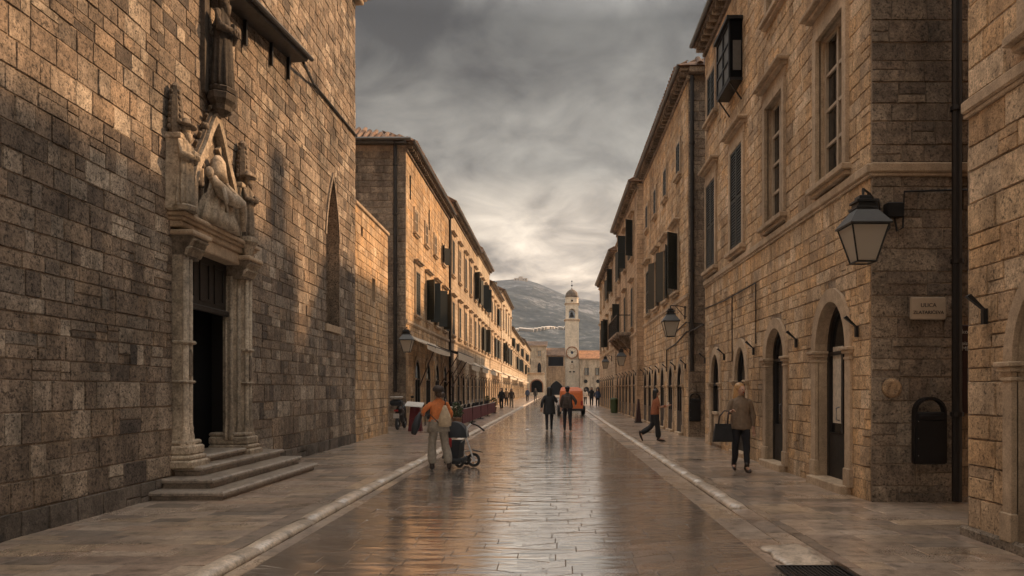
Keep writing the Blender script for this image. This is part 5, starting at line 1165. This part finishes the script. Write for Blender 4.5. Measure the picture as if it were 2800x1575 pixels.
planter('leafy potted shrub at the near end of the red barriers', -4.1, 30.7); planter('leafy potted shrub beyond the far end of the red barriers', -4.1, 49.3); planter('leafy potted shrub against the third house of the left row', -5.7, 62.0)
def torus(m, c, axis, R_, r, n=22, k=8):
    ax = Vector(axis).normalized(); a = ax.cross(Vector((0, 0, 1))); a = Vector((1, 0, 0)) if a.length < .1 else a.normalized(); b = ax.cross(a); c = Vector(c); rings = []
    for i in range(n + 1):
        t = 2 * math.pi * i / n; d = a * math.cos(t) + b * math.sin(t); rings.append([c + d * (R_ + r * math.cos(q)) + ax * (r * math.sin(q)) for q in [2 * math.pi * j / k for j in range(k)]])
    m.loft(rings, cap=False)
def wheel(parent, c, axis, R_, r, mat='rubber', spokes=5):
    m = MB(); torus(m, c, axis, R_ - r, r); w_ = m.build('wheel', mat, parent, True)
    ax = Vector(axis).normalized(); m = MB(); C_ = Vector(c); m.tube([C_ - ax * .03, C_ + ax * .03], R_ * .2, 10)
    a = ax.cross(Vector((0, 0, 1))).normalized(); b = ax.cross(a)
    for i in range(spokes):
        t = 2 * math.pi * i / spokes; d = a * math.cos(t) + b * math.sin(t); m.tube([C_, C_ + d * (R_ - r * 1.6)], .01, 5)
    m.build('rim', 'white_metal', w_)
# scooter parked in the alley on the left
mo = thing('parked_scooter', 'dark motor scooter with a pale top case parked at the alley mouth', 'scooter', (-6.05, 28.6, PZ))
wheel(mo, (-6.05, 28.2, .29), (1, 0, 0), .25, .06); wheel(mo, (-6.05, 29.5, .29), (1, 0, 0), .25, .06)
m = MB(); m.tube([(-6.05, 28.15, .72), (-6.05, 28.5, .78), (-6.05, 28.9, .7), (-6.05, 29.05, .4), (-6.05, 29.25, .42), (-6.05, 29.4, .8), (-6.05, 29.38, 1.0)], [(.14, .08), (.19, .14), (.17, .14), (.15, .07), (.16, .08), (.2, .1), (.1, .06)], 10, up=(1, 0, 0)); m.build('body', 'black_iron', mo, True)
m = MB(); m.tube([(-6.05, 28.2, .84), (-6.05, 28.5, .9), (-6.05, 28.85, .84)], [(.1, .04), (.15, .06), (.1, .05)], 10, up=(1, 0, 0)); m.build('seat', 'rubber', mo, True)
m = MB(); m.bbox((-6.27, 27.85, .98), (-5.83, 28.25, 1.2), .06); m.build('top_case', 'dark_cloth', mo); m = MB(); m.lathe([(.1, 1.2), (.22, 1.26), (.26, 1.31), (.24, 1.33)], (-6.05, 28.05, 0), 14); m.build('case_lid', 'pebble_white', mo, True)
m = MB(); m.box((-6.16, 27.96, .5), (-5.94, 27.98, .68)); m.build('number_plate', 'pebble_white', mo); m = MB(); m.box((-6.13, 27.93, .76), (-5.97, 27.97, .83)); m.build('tail_light', 'red_lining', mo)
m = MB(); m.tube([(-6.4, 29.25, 1.02), (-6.05, 29.36, 1.06), (-5.7, 29.25, 1.02)], .017, 6); m.build('handlebar', 'grey_metal', mo)
for s in (-1, 1):
    m = MB(); m.tube([(-6.05 + s * .3, 29.28, 1.03), (-6.05 + s * .34, 29.28, 1.25)], .01, 5); m.ball((-6.05 + s * .36, 29.28, 1.3), (.07, .02, .05)); m.build('mirror', 'black_iron', mo)
# pushchair beside the woman
pc = thing('pushchair', 'black three-wheeled pushchair with white frame and red lining', 'pushchair', (-1.95, 15.1, 0))
wheel(pc, (-1.66, 15.05, .15), (.25, 1, 0), .145, .03); wheel(pc, (-1.93, 14.85, .11), (.25, 1, 0), .1, .03, spokes=4); wheel(pc, (-1.85, 15.4, .11), (.25, 1, 0), .1, .03, spokes=4)
m = MB(); m.loft([[(-2.28 + .06 * t, 14.85 - .02 * t, .2 + .35 * t), (-1.95 + .04 * t, 14.8, .2 + .35 * t), (-1.9 + .04 * t, 15.25, .2 + .35 * t), (-2.24 + .06 * t, 15.3, .2 + .35 * t)] for t in (0, .5, 1)]); m.build('seat_shell', 'dark_cloth', pc)
m = MB(); m.bbox((-2.2, 14.8, .42), (-2.08, 14.84, .62), .02); m.build('lining', 'red_lining', pc)
m = MB()
for i in range(7): pass
m.loft([[(-2.05 + .27 * math.cos(a) * math.cos(t * .15), 14.82 + .45 * k / 5, .62 + .32 * math.sin(a)) for a in [math.pi * q / 10 for q in range(11)]] for k, t in ((0, 0), (1, 1), (2, 1), (3, 1), (4, 1), (5, 0))], closed=False); m.build('hood', 'dark_cloth', pc, True)
m = MB(); m.tube([(-1.66, 15.05, .15), (-1.72, 15.0, .35), (-1.8, 14.95, .6), (-1.78, 14.92, .82), (-1.68, 14.9, .92)], .018, 7); m.tube([(-1.8, 14.95, .6), (-2.02, 14.85, .45), (-1.93, 14.85, .11)], .014, 7); m.tube([(-1.72, 15.0, .35), (-1.9, 15.35, .3), (-1.85, 15.4, .11)], .014, 7); m.build('tube_frame', 'white_metal', pc, True)
m = MB(); m.tube([(-1.7, 14.88, .92), (-1.55, 14.86, .86), (-1.42, 14.84, .76)], .018, 7); m.build('handle', 'rubber', pc, True)
m = MB(); m.loft([[(-1.64, 14.96, .34), (-1.46, 15.02, .3), (-1.5, 15.12, .3), (-1.68, 15.06, .34)], [(-1.66, 14.94, .36), (-1.5, 15.0, .33), (-1.54, 15.1, .33), (-1.7, 15.04, .38)]]); m.build('mudguard', 'dark_cloth', pc)
m = MB(); m.tube([(-2.22, 14.82, .16), (-1.95, 14.8, .14), (-1.85, 15.2, .15)], .06, 8); m.build('basket', 'rubber', pc, True)
# orange sweeper truck
tk = thing('service_truck', 'small orange municipal service truck seen from behind', 'truck', (1.05, 46, 0))
m = MB(); m.loft([[(.36, 45.0, .42), (1.74, 45.0, .42), (1.74, 48.2, .42), (.36, 48.2, .42)], [(.32, 45.0, .6), (1.78, 45.0, .6), (1.78, 48.2, .6), (.32, 48.2, .6)], [(.36, 45.05, 1.5), (1.74, 45.05, 1.5), (1.74, 48.1, 1.5), (.36, 48.1, 1.5)], [(.46, 45.2, 1.68), (1.64, 45.2, 1.68), (1.64, 47.9, 1.68), (.46, 47.9, 1.68)]]); m.build('body', 'orange_paint', tk)
m = MB(); m.bbox((.5, 44.97, .7), (1.6, 45.03, 1.45), .02); m.build('rear_hatch', 'orange_paint', tk); m = MB(); m.bbox((.3, 44.9, .28), (1.8, 45.2, .42), .03); m.build('bumper', 'rubber', tk); m = MB(); m.bbox((.45, 44.95, .18), (1.65, 45.0, .25), .01); m.build('under_bar', 'pebble_white', tk)
for x in (.3, 1.8):
    for y in (45.6, 47.6):
        wheel(tk, (x, y, .32), (1, 0, 0), .32, .12)
for x in (.42, 1.68):
    m = MB(); m.box((x - .06, 44.98, .62), (x + .06, 45.04, .9)); m.build('tail_light', 'red_lining', tk)
m = MB(); m.bbox((.42, 48.2, .45), (1.68, 49.3, 1.75), .08); m.build('cab', 'orange_paint', tk); m = MB(); m.box((.55, 45.0, 1.3), (1.55, 45.03, 1.44)); m.build('vent', 'menu_board', tk)
# ---------------------------------------------------------------- people
def skin_obj(name, P, E_, mat, parent, T, sub_=1):
    names = list(P); idx = {k: i for i, k in enumerate(names)}
    me = bpy.data.meshes.new('s'); me.from_pydata([P[k][0] for k in names], [(idx[a], idx[b]) for a, b in E_], []); o = bpy.data.objects.new('s', me); col.objects.link(o)
    o.modifiers.new('k', 'SKIN'); d = me.skin_vertices[0].data
    for k in names:
        r = P[k][1]; d[idx[k]].radius = r if isinstance(r, tuple) else (r, r); d[idx[k]].use_root = (k == 'pel')
    s = o.modifiers.new('u', 'SUBSURF'); s.levels = sub_; s.render_levels = sub_
    dgp = bpy.context.evaluated_depsgraph_get(); m2 = bpy.data.meshes.new_from_object(o.evaluated_get(dgp)); bpy.data.objects.remove(o); m2.transform(T); m2.materials.clear(); m2.materials.append(MAT[mat])
    m2.polygons.foreach_set('use_smooth', [True] * len(m2.polygons)); return link(bpy.data.objects.new(name, m2), parent)
CT = bpy.data.textures.new('cloth_folds', 'CLOUDS'); CT.noise_scale = .13; CT.noise_depth = 2
def folds(o, k=.035):
    a = o.modifiers.new('smooth', 'SUBSURF'); a.levels = a.render_levels = 2
    d = o.modifiers.new('folds', 'DISPLACE'); d.texture = CT; d.texture_coords = 'LOCAL'; d.strength = k; d.mid_level = .5
    return o
def person(label, loc, rz, H=1.68, arms=None, legs=None, headturn=0.0, top='coat_black', pants='jeans_dark', shoe='leather', hair='hair_brown', hairlen=.1, hem=.82, topw=1.0, flare=1.0, far=False, bun=False, cap=None, lean=0.0):
    t = thing('person', label, 'person', loc, 'pedestrians'); k = H / 1.68; T = Matrix.Translation(Vector(loc)) @ Matrix.Rotation(rz, 4, 'Z') @ Matrix.Scale(k, 4)
    A = {'elL': (-.24, -.03, 1.12), 'wrL': (-.25, .05, .88), 'elR': (.24, -.03, 1.12), 'wrR': (.25, .05, .88)}; A.update(arms or {})
    Lg = {'knL': (-.1, .03, .5), 'anL': (-.1, -.03, .08), 'knR': (.1, .03, .5), 'anR': (.1, -.03, .08)}; Lg.update(legs or {})
    hx, hy = math.sin(headturn), math.cos(headturn)
    P = {'pel': ((0, 0, .95), (.12, .1)), 'bel': ((0, .01 + lean * .3, 1.1), (.11, .085)), 'che': ((0, lean, 1.28), (.13, .09)), 'nek': ((0, lean - .005, 1.40), .055), 'nk2': ((0, lean + .0, 1.45), .043), 'hd0': ((.015 * hx, lean + .015 + .012 * hy, 1.5), (.058, .068)), 'hd1': ((.02 * hx, lean + .015 + .015 * hy, 1.575), (.092, .11)), 'hd2': ((0, lean + .005, 1.65), (.074, .088)),
         'nose': ((.115 * hx, lean + .015 + .112 * hy, 1.552), .013)}
    E_ = [('pel', 'bel'), ('bel', 'che'), ('che', 'nek'), ('nek', 'nk2'), ('nk2', 'hd0'), ('hd0', 'hd1'), ('hd1', 'hd2'), ('hd1', 'nose')]
    for s, sg_ in (('L', -1), ('R', 1)):
        w_ = Vector(A['wr' + s]); e = Vector(A['el' + s]); d = (w_ - e).normalized(); h = w_ + d * .075; side_ = d.cross(Vector((0, 1, 0)));
        side_ = side_.normalized() if side_.length > .2 else Vector((1, 0, 0)); fw = side_.cross(d).normalized()
        P['sh' + s] = ((sg_ * .14, lean, 1.35), .038); P['el' + s] = (tuple(e), .042); P['wr' + s] = (tuple(w_), .027); P['ha' + s] = (tuple(h), (.036, .018))
        E_ += [('che', 'sh' + s), ('sh' + s, 'el' + s), ('el' + s, 'wr' + s), ('wr' + s, 'ha' + s)]
        if not far:
            for q in range(4):
                b0 = h + side_ * ((q - 1.5) * .019) + d * .02; L = (.075, .085, .08, .062)[q]; P['f%d%s' % (q, s)] = (tuple(b0 + d * L * .5 + fw * .012), .009); P['g%d%s' % (q, s)] = (tuple(b0 + d * L * .85 + fw * .035), .008); E_ += [('ha' + s, 'f%d%s' % (q, s)), ('f%d%s' % (q, s), 'g%d%s' % (q, s))]
            P['t' + s] = (tuple(w_ + d * .05 + fw * .035 - side_ * sg_ * .03), .010); P['u' + s] = (tuple(w_ + d * .09 + fw * .055 - side_ * sg_ * .03), .009); E_ += [('wr' + s, 't' + s), ('t' + s, 'u' + s)]
        kn, an_ = Vector(Lg['kn' + s]), Vector(Lg['an' + s]); ft = Vector(Lg.get('to' + s, tuple(an_ + Vector((sg_ * .02, .15, -.045)))))
        P['hi' + s] = ((sg_ * .09, 0, .9), .088); P['kn' + s] = (tuple(kn), .058); P['an' + s] = (tuple(an_), .036); P['to' + s] = (tuple(ft), (.038, .024)); E_ += [('pel', 'hi' + s), ('hi' + s, 'kn' + s), ('kn' + s, 'an' + s), ('an' + s, 'to' + s)]
    skin_obj('body', P, E_, 'skin', t, T)
    # trousers: one leg tube each side and a seat
    m = MB(T)
    for s, sg_ in (('L', -1), ('R', 1)):
        kn, an_ = Vector(Lg['kn' + s]), Vector(Lg['an' + s]); hp = Vector((sg_ * .088, 0, .92)); mid = hp.lerp(kn, .5)
        m.tube([hp + Vector((-sg_ * .01, 0, .06)), hp, mid, kn, kn.lerp(an_, .5), an_ + (kn - an_).normalized() * .02], [(.1, .12), (.108, .122), (.092, .102), (.07 * (.6 + .4 * flare), .074 * (.6 + .4 * flare)), (.066 * flare, .07 * flare), (.058 * flare, .072 * flare)], 12, up=(0, 1, 0))
    m.loft([[(rx * math.cos(a), ry * math.sin(a) - .005, z) for a in [2 * math.pi * q / 16 for q in range(16)]] for rx, ry, z in ((.1, .1, .84), (.185, .125, .9), (.18, .12, 1.0), (.15, .105, 1.08))]); o = m.build('trousers', pants, t, True)
    if not far: folds(o, .03)
    # upper garment
    m = MB(T); W = topw
    prof = [(hem, .2 * W, .145 * W, 0), (hem + .02, .205 * W, .15 * W, 0), (1.0, .182 * W, .135 * W, lean * .1), (1.1, .165 * W, .125 * W, lean * .3), (1.25, .178 * W, .125 * W, lean * .9), (1.33, .175, .11, lean), (1.385, .135, .085, lean), (1.415, .085, .072, lean), (1.44, .064, .064, lean), (1.46, .06, .062, lean)]
    prof = [p for p in prof if p[0] >= hem]
    m.loft([[(rx * math.cos(a) * (1 + .03 * math.cos(5 * a + z * 9)), cy + ry * math.sin(a) * (1 + .03 * math.cos(5 * a + z * 7)), z) for a in [2 * math.pi * q / 20 for q in range(20)]] for z, rx, ry, cy in prof])
    for s, sg_ in (('L', -1), ('R', 1)):
        e, w_ = Vector(A['el' + s]), Vector(A['wr' + s]); sh_ = Vector((sg_ * .145, lean, 1.355)); m.tube([sh_ - Vector((sg_ * .03, 0, -.01)), sh_ + Vector((sg_ * .025, 0, -.03)), sh_.lerp(e, .55), e, e.lerp(w_, .5), w_], [.055, .066, .06 * W, .054 * W, .048 * W, .04], 10, up=(0, 1, 0))
    o = m.build('top', top, t, True)
    if not far: folds(o, .03)
    # shoes
    for s, sg_ in (('L', -1), ('R', 1)):
        an_ = Vector(Lg['an' + s]); ft = Vector(Lg.get('to' + s, tuple(an_ + Vector((sg_ * .02, .15, -.045))))); d = (ft - an_).normalized()
        m = MB(T); m.tube([an_ + Vector((0, 0, .1)), an_ + Vector((0, 0, .03)), an_ - d * .05 + Vector((0, 0, -.045)), an_ + d * .04 + Vector((0, 0, -.04)), ft + Vector((0, 0, -.008)), ft + d * .05 + Vector((0, 0, -.012))], [.045, .05, (.045, .03), (.048, .035), (.045, .025), (.02, .012)], 10, up=(0, 1, 0)); m.build('shoe', shoe, t, True)
    # hair
    m = MB(T); c = (-.035 * hx, lean + .02 - .038 * hy, 1.622); m.ball(c, (.098, .1, .085), 14, 9)
    if hairlen > .15:
        bx, by = -.06 * hx, lean - .06 * hy + .01; m.loft([[(bx + rx * math.cos(a), by + ry * math.sin(a), z) for a in [2 * math.pi * q / 14 for q in range(14)]] for rx, ry, z in ((.06, .05, 1.66), (.096, .07, 1.6), (.1, .07, 1.5), (.11, .06, 1.6 - hairlen * .6), (.09, .045, 1.6 - hairlen), (.03, .02, 1.58 - hairlen))])
    else: m.ball((-.03 * hx, lean + .02 - .05 * hy, 1.54), (.078, .07, .07), 12, 7)
    if bun: m.ball((.07, lean - .1, 1.53), (.06, .06, .06))
    m.build('hair', hair, t, True)
    if cap:
        m = MB(T); m.lathe([(.1, 1.6), (.118, 1.62), (.115, 1.66), (.08, 1.71), (.02, 1.725)], (0, lean, 0), 14, 1, 1.12); m.build('cap', cap, t, True)
    if not far:
        for s in (-1, 1):
            ex, ey = .028 * s * hy + .097 * hx, lean + .02 - .028 * s * hx + .097 * hy; m = MB(T); m.ball((ex, ey, 1.572), (.012, .012, .008), 8, 6); m.build('eye', 'hair_black', t, True)
        m = MB(T); m.ball((.086 * hx, lean + .02 + .086 * hy, 1.515), (.022, .016, .008), 8, 5); m.build('mouth', 'red_lining', t, True)
    return t, T
# woman in orange, seen from behind
t, T = person('woman in an orange top and wide grey trousers standing beside the pushchair', (-2.3, 14.5, .01), R(12), 1.63, arms={'elL': (-.33, .02, 1.16), 'wrL': (-.3, .24, 1.12), 'elR': (.27, .04, 1.13), 'wrR': (.2, .22, 1.0)}, legs={'knL': (-.13, .02, .5), 'anL': (-.13, -.02, .085), 'knR': (.14, .02, .5), 'anR': (.22, -.02, .085)}, top='shirt_orange', pants='trouser_grey', hair='hair_brown', hairlen=.12, hem=.98, flare=1.5, bun=True, cap='jacket_brown', headturn=-.3)
m = MB(T); m.loft([[(rx * math.cos(a), ry * math.sin(a), z) for a in [2 * math.pi * q / 18 for q in range(18)]] for z, rx, ry in ((.78, .235, .17), (.9, .215, .155), (1.0, .19, .142), (1.03, .18, .13))]); m.build('tunic_hem', 'trouser_grey', t, True)
m = MB(T); m.tube([(-.33, .22, 1.18), (-.4, .1, 1.05), (-.46, .0, .88), (-.5, -.05, .74)], [(.03, .05), (.07, .09), (.08, .1), (.05, .06)], 10, up=(0, 1, 0)); m.build('jacket_over_arm', 'dark_cloth', t, True)
bp_ = thing('backpack', 'small tan drawstring backpack on the back of the woman in orange', 'backpack', tuple(T @ Vector((.12, -.2, 1.0)))); m = MB(T); m.loft([[(.12 + rx * math.cos(a), -.19 + ry * math.sin(a), z) for a in [2 * math.pi * q / 16 for q in range(16)]] for z, rx, ry in ((.88, .05, .04), (.9, .125, .07), (1.0, .14, .08), (1.12, .11, .07), (1.24, .06, .045), (1.32, .025, .02))]); m.build('bag', 'bag_tan', bp_, True)
m = MB(T); m.tube([(.12, -.2, 1.32), (.14, -.12, 1.42), (.14, .0, 1.44)], .012, 6); m.tube([(.02, -.2, .94), (-.12, -.16, 1.08), (-.19, -.06, 1.15)], .01, 6); m.build('strap', 'leather', bp_, True)
# couple walking away
person('person in a long black coat with long black hair walking away up the street', (-.2, 28.6, .01), R(4), 1.67, top='coat_black', pants='jeans_dark', hair='hair_black', hairlen=.5, hem=.62, topw=1.22, arms={'elR': (.3, .06, 1.1), 'wrR': (.3, .25, 1.1), 'elL': (-.28, -.05, 1.1), 'wrL': (-.3, .0, .86)}, legs={'knR': (.1, .1, .5), 'anR': (.09, .06, .09), 'anL': (-.1, -.14, .1)}, shoe='rubber', flare=.9)
t, T = person('person in a dark brown jacket with a satchel walking beside the long black coat', (.5, 28.1, .01), R(-4), 1.7, top='jacket_brown', pants='jeans_dark', hair='hair_black', hairlen=.08, hem=.86, topw=1.12, arms={'elR': (.32, -.02, 1.12), 'wrR': (.3, .15, 1.0)}, legs={'knL': (-.11, .1, .5), 'anL': (-.11, .05, .09), 'anR': (.12, -.12, .1)}, shoe='leather')
m = MB(T); m.bbox((-.14, -.2, 1.0), (.14, -.12, 1.33), .03); m.build('satchel', 'jacket_brown', t)
# person striding to the shops
t, T = person('person in a rust top and black trousers striding towards the shop arches', (3.05, 22.2, PZ), R(-82), 1.57, top='top_rust', pants='coat_black', hair='hair_black', hairlen=.3, hem=.86, flare=1.35, lean=.04, arms={'elR': (.22, .08, 1.1), 'wrR': (.16, .34, 1.16), 'elL': (-.22, .05, 1.1), 'wrL': (-.16, .28, 1.1)}, legs={'knR': (.09, .06, .5), 'anR': (.09, .1, .085), 'toR': (.1, .27, .035), 'knL': (-.09, -.06, .48), 'anL': (-.1, -.46, .24), 'toL': (-.1, -.4, .06)}, shoe='leather')
m = MB(T); m.box((-.1, .42, 1.14), (.14, .44, 1.26)); m.build('folded_map', 'cream_cloth', t)
# woman with the tote bag
t, T = person('blonde woman in a loose taupe sweater and dark trousers walking towards the camera', (3.56, 14.0, PZ), R(176), 1.68, top='sweater_taupe', pants='jeans_dark', hair='hair_blond', hairlen=.3, hem=.8, topw=1.05, flare=.88, headturn=-.5, arms={'elR': (.24, .0, 1.1), 'wrR': (.2, .24, 1.16), 'elL': (-.235, -.04, 1.1), 'wrL': (-.245, -.01, .84)}, legs={'knL': (-.1, .07, .5), 'anL': (-.1, .12, .09), 'knR': (.1, .05, .5), 'anR': (.1, -.12, .11)}, shoe='leather')
tb = thing('tote_bag', 'large black tote bag hanging from the arm of the blonde woman', 'bag', tuple(T @ Vector((.33, .13, .6)))); m = MB(T)
m.loft([[(.17, .1, .58), (.55, .1, .58), (.55, .22, .58), (.17, .22, .58)], [(.18, .09, .62), (.54, .09, .62), (.54, .23, .62), (.18, .23, .62)], [(.21, .12, .92), (.5, .12, .92), (.5, .2, .92), (.21, .2, .92)]]); m.build('bag', 'coat_black', tb)
for y in (.12, .2):
    m = MB(T); m.tube([(.27, y, .9), (.26, y + .01, 1.05), (.25, .17, 1.16), (.33, .17, 1.17), (.42, y + .01, 1.06), (.44, y, .9)], .011, 6); m.build('handle', 'leather', tb, True)
# figures far down the street
far = [((-4.2, 58, PZ), 2.9, 'coat_black', 'jeans_dark', 'far pedestrian in black on the left pavement, nearest of the far group'), ((-3.7, 63, PZ), 3.3, 'jacket_brown', 'trouser_grey', 'far pedestrian in brown on the left pavement'), ((-4.6, 70, PZ), .3, 'sweater_taupe', 'jeans_dark', 'far pedestrian in a taupe top by the left shops'), ((-3.4, 92, PZ), 3.0, 'blue_cloth', 'jeans_dark', 'far pedestrian in blue on the left pavement'), ((-2.6, 100, 0), .2, 'coat_black', 'coat_black', 'far pedestrian in black near the left kerb'), ((-4.0, 108, PZ), 0, 'jacket_brown', 'jeans_dark', 'farthest pedestrian on the left pavement'),
       ((3.9, 66, PZ), 3.1, 'blue_cloth', 'jeans_dark', 'far pedestrian in blue on the right pavement'), ((3.5, 69, PZ), 3.0, 'coat_black', 'jeans_dark', 'far pedestrian in black on the right pavement'), ((3.2, 76, PZ), .1, 'pebble_white', 'jeans_dark', 'far pedestrian in a white top on the right pavement'), ((2.9, 95, PZ), 0, 'coat_black', 'jeans_dark', 'farthest pedestrian on the right side')]
for i, (loc, rz, tp, pn, lb) in enumerate(far): person(lb, loc, rz, random.uniform(1.6, 1.78), top=tp, pants=pn, far=True, hairlen=random.choice((.08, .3)), legs={'anL': (-.1, .1, .09), 'anR': (.1, -.15, .1)}, hair=random.choice(('hair_black', 'hair_brown')))

# ---------------------------------------------------------------- air between the town and the hill
m = MB(); m.box((-2700, -120, -6), (2700, 2760, 330)); m.build('haze', 'black_iron'); hz = bpy.data.objects['haze']; hz['kind'] = 'stuff'
hm = bpy.data.materials.new('haze_air'); hm.use_nodes = True; hn = hm.node_tree.nodes; hn.clear(); ho = hn.new('ShaderNodeOutputMaterial'); hv = hn.new('ShaderNodeVolumePrincipled')
hv.inputs['Color'].default_value = (.72, .82, 1, 1); hv.inputs['Density'].default_value = .00017; hv.inputs['Anisotropy'].default_value = 0.0
hm.node_tree.links.new(hv.outputs[0], ho.inputs['Volume']); hz.data.materials.clear(); hz.data.materials.append(hm)
